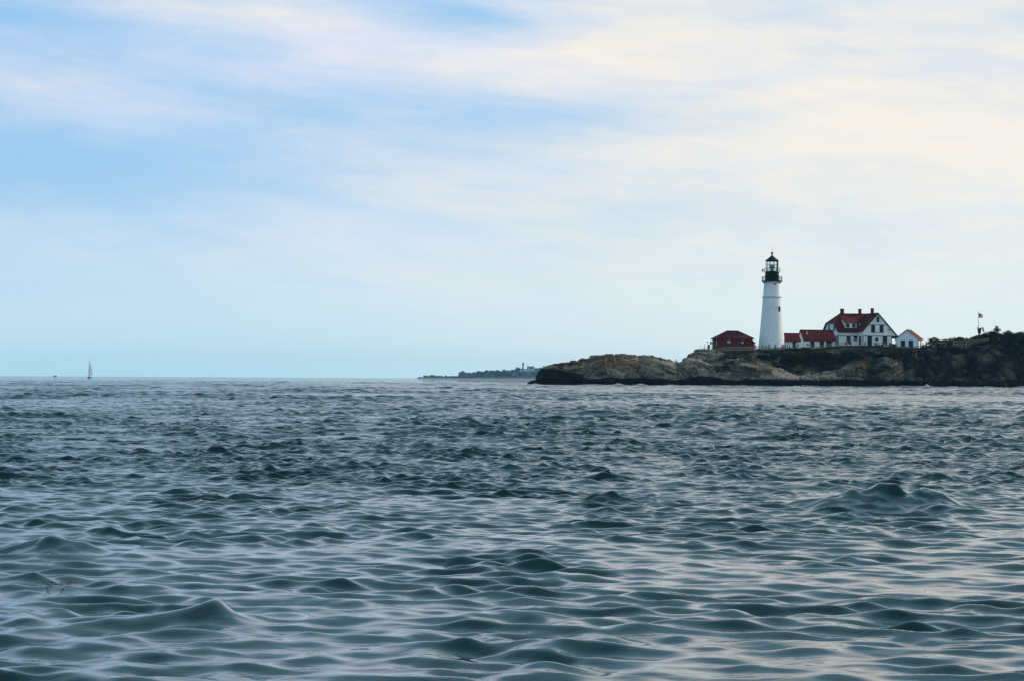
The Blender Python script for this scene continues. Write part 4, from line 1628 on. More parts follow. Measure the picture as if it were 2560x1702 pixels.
# ------------------------------------------------------------------ white shed on the right
def shed():
    D = 648.0
    o = W(2238.9, 869.5, D)
    B = empty("white_shed", o, math.radians(-20), "small white gabled shed with sunlit red roof, right of the keeper's house", "shed")
    w, L, he, hr = 6.3, 6.0, 2.55, 4.95
    sl = (hr - he) / (w / 2)
    mb = MB()
    mb.extrude([(0, 0, -1.5), (w, 0, -1.5), (w, 0, he), (w / 2, 0, hr - 0.06), (0, 0, he)], (0, L, 0))
    wl = mb.build("wall", M['shedboard'], B)
    mb = MB()
    ov = 0.35
    for sgn in (-1, 1):
        xe = w / 2 + sgn * (w / 2 + ov)
        mb.slab([(xe, -0.3, he - ov * sl + .06), (w / 2, -0.3, hr + .06), (w / 2, L + 0.3, hr + .06), (xe, L + 0.3, he - ov * sl + .06)], 0.14)
    mb.build("roof", [M['sunlitroof'], M['green']], B)
    f = Face((0, 0, 0), (1, 0, 0), (0, -1, 0))
    for a0, a1 in ((1.55, 2.55), (3.72, 4.72)):
        window(B, f, a0, a1, 0.42, 1.95, M['green'], M['glass'], (1, 2), 0.10)
    g = Face((w, 0, 0), (0, 1, 0), (1, 0, 0))
    window(B, g, 2.7, 3.6, 0.5, 1.85, M['green'], M['glass'], (1, 2), 0.10)
    for x in (-0.03, w - 0.09):
        mb = MB()
        mb.box(x, x + 0.12, -0.03, 0.09, -1.0, he - 0.1)
        mb.build("corner_board", M['green'], wl)


shed()
# ------------------------------------------------------------------ people on the headland
def body(pose):
    """one continuous figure grown over a posed skeleton; face materials: 0 skin, 1 top, 2 legs, 3 shoes"""
    V, E, R, MI = [], [], [], []

    def v(p, r, par=None, mi=0):
        V.append(p)
        R.append(r)
        if par is not None:
            E.append((par, len(V) - 1))
            MI.append(mi)
        return len(V) - 1

    pel = v((0, 0, 0.94), 0.135)
    wai = v((0, 0.0, 1.08), 0.125, pel, 1)
    lean = {'lean': 0.10}.get(pose, 0.0)
    che = v((0, -lean * 0.6, 1.28), 0.145, wai, 1)
    nek = v((0, -lean, 1.46), 0.062, che, 1)
    jaw = v((0, -lean - 0.015, 1.53), 0.075, nek, 0)
    hed = v((0, -lean - 0.01, 1.61), 0.098, jaw, 0)
    v((0, -lean, 1.70), 0.075, hed, 0)
    v((0, -lean - 0.115, 1.585), 0.014, hed, 0)
    for s in (-1, 1):
        v((s * 0.098, -lean + 0.01, 1.60), 0.016, hed, 0)
        step = {'walk': 0.20 * s}.get(pose, 0.02 * s)
        hip = v((s * 0.10, 0, 0.88), 0.105, pel, 2)
        kne = v((s * 0.115, -step * 0.7 - 0.015, 0.49), 0.066, hip, 2)
        ank = v((s * 0.12, -step + 0.03, 0.10), 0.046, kne, 2)
        hee = v((s * 0.12, -step + 0.03, 0.045), 0.042, ank, 3)
        v((s * 0.14, -step - 0.15, 0.035), 0.034, hee, 3)
        sho = v((s * 0.185, -lean, 1.39), 0.066, che, 1)
        if pose == 'photo':
            ep, wp = (s * 0.25, -0.14, 1.22), (s * 0.07, -0.27, 1.50)
        elif pose == 'lean':
            ep, wp = (s * 0.24, -0.22, 1.17), (s * 0.16, -0.46, 1.13)
        elif pose == 'hips':
            ep, wp = (s * 0.37, 0.08, 1.16), (s * 0.20, -0.05, 1.02)
        elif pose == 'wave' and s > 0:
            ep, wp = (s * 0.33, -0.08, 1.50), (s * 0.36, -0.14, 1.76)
        else:
            ep, wp = (s * 0.245, 0.02, 1.12), (s * 0.255, -0.05, 0.87)
        elb = v(ep, 0.047, sho, 1)
        wri = v(wp, 0.029, elb, 0)
        d = (Vector(wp) - Vector(ep)).normalized()
        o = Vector((1, 0, 0)) - d * d.x
        o.normalize()
        n = d.cross(o)
        pal = v(tuple(Vector(wp) + d * 0.07), 0.034, wri, 0)
        for j, ln in enumerate((0.075, 0.088, 0.082, 0.062)):
            a = Vector(V[pal]) + d * 0.03 + o * (0.026 * (j - 1.5))
            f1 = v(tuple(a), 0.010, pal, 0)
            f2 = v(tuple(a + d * ln * 0.55 + n * 0.008), 0.009, f1, 0)
            v(tuple(a + d * ln * 0.9 + n * 0.026), 0.007, f2, 0)
        t1 = v(tuple(Vector(wp) + d * 0.04 + o * (-s * 0.045)), 0.011, pal, 0)
        v(tuple(Vector(wp) + d * 0.09 + o * (-s * 0.066)), 0.008, t1, 0)
    me = bpy.data.meshes.new("skeleton")
    me.from_pydata(V, E, [])
    ob = bpy.data.objects.new("skeleton", me)
    COL.objects.link(ob)
    ob.modifiers.new("skin", 'SKIN').use_smooth_shade = True
    sv = me.skin_vertices[0].data
    for i, r in enumerate(R):
        sv[i].radius = (r, r * (0.72 if i in (pel, wai, che) else 1.0))
        sv[i].use_root = (i == pel)
    ss = ob.modifiers.new("sub", 'SUBSURF')
    ss.levels = ss.render_levels = 1
    dg = bpy.context.evaluated_depsgraph_get()
    out = bpy.data.meshes.new_from_object(ob.evaluated_get(dg))
    out.name = "person"
    bpy.data.objects.remove(ob)
    A = np.array([V[a] for a, b in E])
    B = np.array([V[b] for a, b in E])
    rr = np.array([max(R[a], R[b]) for a, b in E])
    cen = np.zeros(len(out.polygons) * 3)
    out.polygons.foreach_get('center', cen)
    cen = cen.reshape(-1, 3)
    ab = B - A
    t = ((cen[:, None] - A) * ab).sum(-1) / (ab * ab).sum(-1)
    dist = np.linalg.norm(cen[:, None] - (A + ab * np.clip(t, 0, 1)[..., None]), axis=-1) - rr * 0.8
    mi = np.array(MI)[dist.argmin(1)]
    mi = np.where((mi == 1) & (cen[:, 2] < 0.97) & (np.abs(cen[:, 0]) < 0.2), 2, mi)
    out.polygons.foreach_set('material_index', mi.astype(np.int32))
    out.polygons.foreach_set('use_smooth', np.ones(len(out.polygons), dtype=bool))
    for _ in range(4):
        out.materials.append(None)
    return out


def hair_mesh(long):
    mb = MB()
    prof = [(0.0, 1.735), (0.055, 1.728), (0.092, 1.69), (0.110, 1.635), (0.108, 1.60)]
    n = 14
    vs, fs = [], []
    for r, z in prof:
        for i in range(n):
            a = 2 * PI * i / n
            back = 0.5 + 0.5 * math.sin(a)
            zz = z - (back * (0.20 if long else 0.07)) * max(0, (1.735 - z) / 0.135)
            vs.append((r * math.cos(a) * 0.95, r * math.sin(a) + 0.012, zz))
    for k_ in range(len(prof) - 1):
        for i in range(n):
            j = (i + 1) % n
            if k_ >= 3 and math.sin(2 * PI * (i + 0.5) / n) < -0.55:
                continue
            fs.append((k_ * n + i, (k_ + 1) * n + i, (k_ + 1) * n + j, k_ * n + j))
    me = bpy.data.meshes.new("hair")
    me.from_pydata(vs, [], fs)
    me.polygons.foreach_set('use_smooth', [True] * len(fs))
    me.materials.append(None)
    return me


BODIES = {p: body(p) for p in ('stand', 'walk', 'photo', 'lean', 'hips', 'wave')}
HAIRS = {True: hair_mesh(True), False: hair_mesh(False)}
CLOTH = {}


def cloth(c):
    if c not in CLOTH:
        CLOTH[c] = plain("cloth_%d" % len(CLOTH), c, 0.85, 0.1, 0, 0.12, 6.0)
    return CLOTH[c]


SKIN = (plain("skin", (0.42, 0.24, 0.16), 0.6), plain("tanned_skin", (0.28, 0.15, 0.09), 0.6))
SHOE = plain("shoe_leather", (0.03, 0.025, 0.02), 0.6)
ORANGE, RED, PINK, PURPLE = (0.62, 0.11, 0.04), (0.45, 0.02, 0.03), (0.55, 0.10, 0.22), (0.30, 0.20, 0.42)
MAG, GREENC, WHITEC, NAVY = (0.36, 0.02, 0.11), (0.02, 0.22, 0.07), (0.80, 0.80, 0.84), (0.015, 0.02, 0.06)
GREY, KHAKI, TAN, BLACKC, BLUEC, PALEB = (0.12, 0.15, 0.20), (0.38, 0.32, 0.20), (0.42, 0.28, 0.18), (0.012, 0.012, 0.014), (0.05, 0.09, 0.25), (0.30, 0.42, 0.55)
DKH, BRH, BLH = (0.012, 0.009, 0.007), (0.06, 0.03, 0.015), (0.30, 0.20, 0.09)
PEOPLE = [
    # px, D, turn deg, pose, height, top, legs, hair, long, label, group
    (1889.3, 629, 10, 'stand', 1.80, ORANGE, WHITEC, BRH, 0, "person in orange shirt standing at the right end of the board fence"),
    (1907.3, 634, -20, 'stand', 1.72, TAN, KHAKI, BRH, 0, "person in tan top standing at the left foot of the tower"),
    (1915.2, 634, 30, 'walk', 1.45, BLACKC, GREY, DKH, 0, "small person in black walking in front of the tower"),
    (1922.6, 633, 160, 'photo', 1.78, PURPLE, BLACKC, DKH, 1, "person in purple top with raised arms, in front of the tower"),
    (1938.6, 630, 175, 'stand', 1.88, GREY, NAVY, DKH, 0, "person in grey blue shirt and dark shorts, alone before the tower"),
    (1955.2, 634, 40, 'stand', 1.66, MAG, BLACKC, BRH, 1, "person in crimson top, leftmost of three by the tower's right foot"),
    (1959.3, 633, -30, 'stand', 1.70, PINK, MAG, DKH, 1, "person in pink top, middle of three by the tower's right foot"),
    (1963.4, 634, 20, 'stand', 1.68, (0.48, 0.05, 0.16), BLACKC, BRH, 0, "person in raspberry top, rightmost of three by the tower's right foot"),
    (1968.6, 633, 90, 'lean', 1.55, GREENC, KHAKI, DKH, 1, "person in green top bending beside the person in white"),
    (1973.6, 633, -60, 'hips', 1.82, WHITEC, NAVY, DKH, 1, "dark haired person in white shirt at the red roofed passage"),
    (1988.8, 636, 10, 'stand', 1.70, ORANGE, NAVY, BRH, 0, "person in orange top in front of the dark blue passage door"),
    (1995.2, 637, -20, 'stand', 1.62, NAVY, GREY, DKH, 0, "person in navy top right of the dark blue passage door"),
    (2114.6, 642, 0, 'stand', 1.74, RED, NAVY, DKH, 0, "person in red top beside the tall window at the left of the house"),
    (2118.0, 643, 20, 'stand', 1.66, PALEB, KHAKI, BLH, 0, "person in pale blue top beside the tall window at the left of the house"),
    (2126.8, 641, -10, 'stand', 1.60, MAG, BLACKC, DKH, 0, "person in dark crimson top between the tall and the small house window"),
    (2162.8, 642, 180, 'stand', 1.68, BLUEC, NAVY, DKH, 0, "person in blue top at the inner corner of the house"),
    (2207.0, 639, 15, 'stand', 1.66, BLACKC, NAVY, DKH, 0, "person in black right of the three dark chairs"),
    (2212.0, 637, 0, 'wave', 1.62, RED, WHITEC, BRH, 0, "person in bright red top with one arm up, by the right house window"),
    (2224.0, 631, -10, 'stand', 1.80, (0.16, 0.06, 0.24), GREY, DKH, 0, "person in violet top standing at the porch fence post"),
    (2229.0, 631, 25, 'stand', 1.76, (0.22, 0.015, 0.05), (0.20, 0.05, 0.10), BRH, 1, "person in maroon top under the porch arch"),
    (2241.5, 631, 0, 'stand', 1.42, (0.42, 0.05, 0.03), TAN, BRH, 0, "small person in brick red top at the left corner of the white shed"),
    (2307.0, 632, 20, 'lean', 1.68, (0.60, 0.28, 0.20), BLACKC, BRH, 0, "person in salmon pink top leaning on the fence right of the white shed"),
    (2315.5, 632, -15, 'lean', 1.72, (0.06, 0.16, 0.24), NAVY, DKH, 0, "person in teal top leaning on the fence beside the pale green shrub"),
]
for i_, (px, D, deg, pose, hgt, top, legs, hair, lng, lab) in enumerate(PEOPLE):
    loc = W(px, 870, D)
    loc.z = ground(px, D)
    o = bpy.data.objects.new("person", BODIES[pose])
    COL.objects.link(o)
    o.location = loc
    s_ = hgt / 1.74
    o.scale = (s_, s_, s_)
    o.rotation_euler = (0, 0, math.radians(deg))
    for k_, mt in enumerate((SKIN[i_ % 2], cloth(top), cloth(legs), SHOE)):
        o.material_slots[k_].link = 'OBJECT'
        o.material_slots[k_].material = mt
    tag(o, lab, "person", "visitors along the cliff top fences")
    h_ = bpy.data.objects.new("hair", HAIRS[bool(lng)])
    COL.objects.link(h_)
    h_.parent = o
    if pose == 'lean':
        h_.location = (0, -0.10, 0)
    h_.material_slots[0].link = 'OBJECT'
    h_.material_slots[0].material = cloth(hair)


# ------------------------------------------------------------------ fences
def fence(name, D, line, posts, rails, gap, label, mat, r=0.055, round_=False, cat="fence", group="fences along the cliff top", post_up=0.12):
    """line: photo points of the top rail; rails hang below it, posts stand in the ground"""
    xs = [p[0] for p in line]
    ys = [p[1] for p in line]
    foot = W(posts[0], 870, D)
    o = empty(name, (foot.x, D, ground(posts[0], D)), 0.0, label, cat, group)
    org = Vector(o.location)

    def at(px, drop):
        p = W(px, float(np.interp(px, xs, ys)), D)
        return Vector((p.x, p.y, p.z - drop)) - org

    for px in posts:
        t = at(px, -post_up)
        mb = MB()
        b = Vector((t.x, t.y, ground(px, D) - 0.5 - org.z))
        if b.z > t.z - 1.0:
            b.z = t.z - 1.5
        if round_:
            mb.tube(b, t, r * 0.8, r * 0.8, 8)
        else:
            mb.box(t.x - r, t.x + r, t.y + 0.03, t.y + 0.03 + 2 * r, b.z, t.z - 0.03)
            mb.add([(t.x - r, t.y + 0.03, t.z - 0.03), (t.x + r, t.y + 0.03, t.z - 0.03), (t.x + r, t.y + 0.03 + 2 * r, t.z - 0.03), (t.x - r, t.y + 0.03 + 2 * r, t.z - 0.03), (t.x, t.y + 0.03 + r, t.z)],
                   [(0, 1, 4), (1, 2, 4), (2, 3, 4), (3, 0, 4)])
        mb.build("post", mat, o)
    for k_ in range(rails):
        mb = MB()
        for (a, b) in zip(line[:-1], line[1:]):
            p, q = at(a[0], k_ * gap), at(b[0], k_ * gap)
            if round_:
                mb.tube(p, q, r * 0.5, r * 0.5, 6)
            else:
                h_ = 0.075
                mb.add([p + Vector((0, y, z)) for z in (-h_, h_) for y in (-0.025, 0.025)] + [q + Vector((0, y, z)) for z in (-h_, h_) for y in (-0.025, 0.025)],
                       [(0, 2, 6, 4), (1, 5, 7, 3), (0, 4, 5, 1), (2, 3, 7, 6), (0, 1, 3, 2), (4, 6, 7, 5)])
        mb.build("rail", mat, o)
    return o


fence("board_fence", 626, [(1781, 875), (1808, 868.5), (1850, 866.8), (1887, 866.0)], [1781, 1808.4, 1824.7, 1850.2, 1875.7, 1887], 3, 0.42, "three board grey wooden fence in front of the red brick building", M['wood'])
fence("rail_fence", 629, [(1888.5, 866.2), (1925, 869), (1945, 868), (1968, 867.5)], [1888.5, 1902, 1925, 1946, 1968], 2, 0.5, "two rail wooden fence across the foot of the lighthouse tower", M['wood'])
fence("rail_fence", 629, [(2026, 865.8), (2045, 865), (2077, 859.6), (2118, 856.4)], [2026, 2045, 2075, 2097, 2118], 2, 0.46, "sloping two rail wooden ramp fence in front of the white wing", M['wood'])
fence("rail_fence", 629, [(2203, 862.3), (2228, 862.5), (2240, 866.5), (2288.6, 867), (2301, 864.4), (2317, 860.6)], [2203, 2225.7, 2256, 2288.6, 2301, 2317], 2, 0.42, "rail fence passing in front of the porch and white shed", M['darkwood'])
fence("rail_fence", 627, [(2337, 857.8), (2352, 856.6), (2366, 856.2)], [2338, 2352.4, 2365], 1, 0.42, "short single rail fence on the slope right of the shed", M['wood'])
fence("rail_fence", 627, [(2383, 852.2), (2416.4, 850.8), (2448, 849.8), (2472, 845.6)], [2384, 2416.4, 2441, 2471], 3, 0.44, "pale three rail fence on top of the dark right hand cliff", M['wood'])
fence("metal_railing", 627, [(1749.3, 864.2), (1761.5, 865.4), (1768, 866.4), (1780, 867.2)], [1749.3, 1767.6, 1772.5, 1780], 3, 0.48, "thin grey metal railing on the rock edge left of the brick building", M['steel'], 0.05, True, "railing")


# concrete footing, signal gear beside the brick building
def gear():
    D = 628.0
    a, b = W(1742.5, 874.5, D), W(1781, 876.5, D)
    mb = MB()
    mb.box(a.x, b.x, D - 0.5, D + 1.6, a.z - 1.6, a.z - 0.05)
    mb.box(a.x - 0.06, b.x + 0.06, D - 0.56, D + 1.66, a.z - 0.05, a.z + 0.08)
    tag(mb.build("concrete_footing", M['concrete']), "brown grey concrete footing slab on the rock under the metal railing", "footing")
    # forked post
    D = 628.5
    p = W(1761.4, 873.5, D)
    o = empty("instrument_post", p, 0, "dark instrument post with a forked top, at the metal railing", "post")
    mb = MB()
    mb.tube((0, 0, -0.3), (0, 0, 1.05), 0.055, 0.055, 8)
    mb.build("post", M['black'], o)
    mb = MB()
    mb.tube((0, 0, 1.05), (-0.12, 0, 1.45), 0.025, 0.02, 6)
    mb.tube((0, 0, 1.05), (0.12, 0, 1.40), 0.025, 0.02, 6)
    mb.box(-0.02, 0.26, -0.06, 0.06, 1.38, 1.48)
    mb.build("fork", M['steel'], o)
    # lamp post
    p = W(1769.2, 875, D)
    o = empty("lamp_post", p, 0, "thin green lamp post with a small round head, left of the brick building", "lamp post")
    mb = MB()
    mb.tube((0, 0, -0.3), (0, 0, 2.2), 0.04, 0.035, 8)
    mb.build("post", M['green'], o)
    mb = MB()
    mb.lathe([(0.05, 1.88), (0.13, 1.95), (0.15, 2.1), (0.09, 2.24), (0.0, 2.27)], 12, (-0.07, 0, 0.1))
    mb.build("lamp_head", M['green'], o)
    # cabinet
    p = W(1771.8, 872.5, D + 0.6)
    o = empty("equipment_cabinet", p, 0.2, "olive brown equipment cabinet on legs behind the metal railing", "cabinet")
    mb = MB()
    mb.box(-0.25, 0.25, -0.18, 0.18, 0.12, 1.15)
    mb.box(-0.28, 0.28, -0.21, 0.21, 1.15, 1.2)
    mb.build("body", M['darkwood'], o)
    mb = MB()
    mb.box(-0.21, 0.21, -0.205, -0.18, 0.18, 1.1)
    dd = mb.build("door", plain("olive_paint", (0.09, 0.08, 0.02), 0.6), o)
    mb = MB()
    mb.box(0.14, 0.18, -0.24, -0.205, 0.6, 0.72)
    mb.build("handle", M['steel'], dd)
    for x in (-0.2, 0.2):
        mb = MB()
        mb.box(x - 0.03, x + 0.03, -0.15, 0.15, -0.5, 0.12)
        mb.build("leg", M['steel'], o)
    # horn
    p = W(1777, 873.5, D + 0.8)
    o = empty("fog_horn", p, 0, "orange brown fog horn box on a stand against the brick building", "fog horn")
    mb = MB()
    for x in (-0.22, 0.22):
        mb.tube((x, 0, -0.4), (x, 0, 1.35), 0.03, 0.03, 6)
    mb.box(-0.3, 0.45, -0.15, 0.15, 1.35, 1.42)
    mb.build("stand", M['green'], o)
    mb = MB()
    mb.box(-0.2, 0.2, -0.2, 0.2, 1.42, 2.15)
    mb.box(-0.23, 0.23, -0.23, 0.23, 2.15, 2.2)
    mb.build("box", plain("orange_brown_paint", (0.22, 0.09, 0.03), 0.6), o)
    mb = MB()
    mb.tube((0.2, -0.02, 1.72), (0.46, -0.08, 1.72), 0.07, 0.16, 14)
    mb.build("horn", M['black'], o)
    # information board in front of the wing
    p = W(2019.6, 870, 636)
    p.z = ground(2019.6, 636)
    o = empty("information_board", p, 0, "small grey board on two posts in front of the white wing", "board")
    zt = W(2019.6, 858.6, 636).z - p.z
    for x in (-0.24, 0.24):
        mb = MB()
        mb.box(x - 0.04, x + 0.04, 0.03, 0.1, -0.4, zt)
        mb.build("post", M['darkwood'], o)
    mb = MB()
    mb.box(-0.33, 0.33, -0.03, 0.03, zt - 0.55, zt)
    mb.build("panel", plain("grey_brown_panel", (0.13, 0.14, 0.11), 0.7), o)


gear()


def chair(px, D, rz, label):
    p = W(px, 866, D)
    p.z = ground(px, D)
    o = empty("lawn_chair", p, rz, label, "chair", "dark chairs on the lawn before the house")
    zt = W(px, 855.5, D).z - p.z
    k_ = max(1.0, zt / 1.05)
    m = M['black']
    mb = MB()
    mb.extrude([(-0.28, -0.35, 0.36 * k_), (0.28, -0.35, 0.36 * k_), (0.28, 0.22, 0.26 * k_), (-0.28, 0.22, 0.26 * k_)], (0, 0, 0.04))
    mb.build("seat", m, o)
    mb = MB()
    for i in range(5):
        x = -0.28 + 0.115 * i
        mb.extrude([(x, 0.2, 0.26 * k_), (x + 0.1, 0.2, 0.26 * k_), (x + 0.1, 0.5, (1.0 + 0.04 * (2 - abs(i - 2))) * k_), (x, 0.5, (1.0 + 0.04 * (2 - abs(i - 2))) * k_)], (0, 0.03, 0))
    mb.build("backrest", m, o)
    for s in (-1, 1):
        mb = MB()
        mb.box(s * 0.36 - 0.06, s * 0.36 + 0.06, -0.45, 0.35, 0.56 * k_, 0.60 * k_)
        mb.build("armrest", m, o)
        mb = MB()
        mb.box(s * 0.33 - 0.03, s * 0.33 + 0.03, -0.40, -0.32, -0.1, 0.559 * k_)
        mb.build("leg", m, o)
        mb = MB()
        mb.extrude([(s * 0.32, 0.1, 0.3 * k_), (s * 0.32, 0.2, 0.3 * k_), (s * 0.32, 0.5, -0.1), (s * 0.32, 0.4, -0.1)], (s * 0.04, 0, 0))
        mb.build("leg", m, o)


chair(2190.3, 640, 0.6, "dark slatted lawn chair, leftmost of the three below the round window")
chair(2195.8, 640, 0.9, "dark slatted lawn chair, middle of the three below the round window")
chair(2201.2, 640, 1.1, "dark slatted lawn chair, rightmost of the three, nearest the big window")


# ------------------------------------------------------------------ flagpole and its flags
def flags():
    D = 648.0
    s = S(D)
    foot = W(2446, 846, D)
    foot.z = min(foot.z, ground(2446, D))
    top = W(2446, 780.5, D)
    Hh = top.z - foot.z
    o = empty("flagpole", foot, 0, "thin white flagpole with a short yard, standing in the shrubs on the cliff", "flagpole")
    mb = MB()
    mb.tube((0, 0, -0.5), (0, 0, Hh), 0.11, 0.075, 10)
    mb.build("pole", M['whitepaint'], o)
    mb = MB()
    mb.lathe([(0.0, Hh - 0.05), (0.12, Hh + 0.07), (0.0, Hh + 0.2)], 10)
    mb.build("finial", M['steel'], o)
    zy = W(2446, 813.6, D).z - foot.z
    mb = MB()
    mb.tube((-0.42, -0.1, zy), (0.62, -0.1, zy), 0.04, 0.04, 8)
    mb.build("yard", M['whitepaint'], o)

    red = plain("flag_red", (0.72, 0.03, 0.08), 0.8, 0.1)
    wht = plain("flag_white", (0.80, 0.68, 0.74), 0.8, 0.1)
    blu = plain("flag_blue", (0.010, 0.018, 0.10), 0.8, 0.1)

    # the national flag, blown to the right and away
    z1 = W(2446, 783.6, D).z
    z0 = W(2446, 794.8, D).z
    hh, ln = z1 - z0, 1.85
    nx, nr = 26, 13
    mb = MB()

    def cl(u, v):
        """u along the fly, v up the hoist"""
        x = u * ln * 0.76
        y = u * ln * 0.55 + 0.13 * u * math.sin(7.5 * u + 1.3 * v)
        z = v * hh - 0.20 * u - 0.10 * u * math.sin(2.2 * u + 2.5 * (1 - v)) - 0.12 * u * u * v
        return Vector((0.06 + x, y, z))

    for t in (0.0, 0.012):
        vs = [cl(i / nx, j / nr) + Vector((0, t, 0)) for j in range(nr + 1) for i in range(nx + 1)]
        fs, ms = [], []
        for j in range(nr):
            for i in range(nx):
                q = j * (nx + 1) + i
                fs.append((q, q + 1, q + nx + 2, q + nx + 1) if not t else (q, q + nx + 1, q + nx + 2, q + 1))
                ms.append(2 if (i < nx * 0.4 and j >= 6) else (0 if j % 2 == 0 else 1))
        mb.add(vs, fs, ms, True)
    for row in range(9):
        for colm in range(6 if row % 2 == 0 else 5):
            u = 0.4 * ((colm * 2 + 1 + row % 2) / 12)
            v = 6 / 13 + (7 / 13) * ((row + 1) / 10)
            for t in (-0.004, 0.016):
                c = cl(u, v) + Vector((0, t, 0))
                ex, ez = (cl(u + 0.01, v) - cl(u, v)).normalized(), (cl(u, v + 0.01) - cl(u, v)).normalized()
                pts = []
                for i in range(10):
                    a = PI / 2 + PI * i / 5
                    rr = 0.028 if i % 2 == 0 else 0.011
                    pts.append(c + ex * rr * math.cos(a) + ez * rr * math.sin(a))
                mb.add(pts, [tuple(range(10))], 1)
    f = mb.build("flag", [red, wht, blu])
    f.location = (foot.x, D, z0)
    tag(f, "striped red, white and blue flag flying at the top of the flagpole", "flag", "flags on the flagpole")

    def hang(x, y, ztop, w, h, mats, label, seed, slant):
        mb = MB()
        n, mrows = 10, 14
        for t in (0.0, 0.012):
            vs = []
            for j in range(mrows + 1):
                for i in range(n + 1):
                    u, v = i / n, j / mrows
                    vs.append((w * (u - 0.3) * (1 - 0.35 * v) + slant * v, 0.10 * math.sin(9 * u + seed + v) + t, -h * v - 0.12 * u))
            fs, ms = [], []
            for j in range(mrows):
                for i in range(n):
                    q = j * (n + 1) + i
                    fs.append((q, q + n + 1, q + n + 2, q + 1) if not t else (q, q + 1, q + n + 2, q + n + 1))
                    ms.append(1 if (len(mats) > 1 and 4 <= j <= 9 and 3 <= i <= 6) else 0)
            mb.add(vs, fs, ms, True)
        f = mb.build("flag", mats)
        f.location = (x, y, ztop)
        tag(f, label, "flag", "flags on the flagpole")

    zt = W(2444, 818.5, D).z
    hang(foot.x - 0.26, D - 0.12, zt, 0.42, 1.65, [plain("navy_flag", (0.012, 0.035, 0.16), 0.8, 0.1)], "dark blue flag hanging limp from the left end of the yard", 0.4, 0.22)
    zt = W(2455, 818.5, D).z
    hang(foot.x + 0.98, D - 0.12, zt, 0.55, 1.3, [plain("mauve_flag", (0.34, 0.27, 0.36), 0.8, 0.1), plain("violet_flag", (0.10, 0.05, 0.16), 0.8, 0.1)], "mauve flag with a violet centre, hanging right of the flagpole", 2.0, 0.35)
    # halyard that carries it
    mb = MB()
    mb.tube((0.60, -0.1, zy), (1.02, -0.1, zt - foot.z), 0.012, 0.012, 5)
    mb.tube((0.05, -0.08, 1.0), (0.05, -0.08, Hh - 0.1), 0.010, 0.010, 5)
    mb.build("halyard", M['whitepaint'], o)


flags()
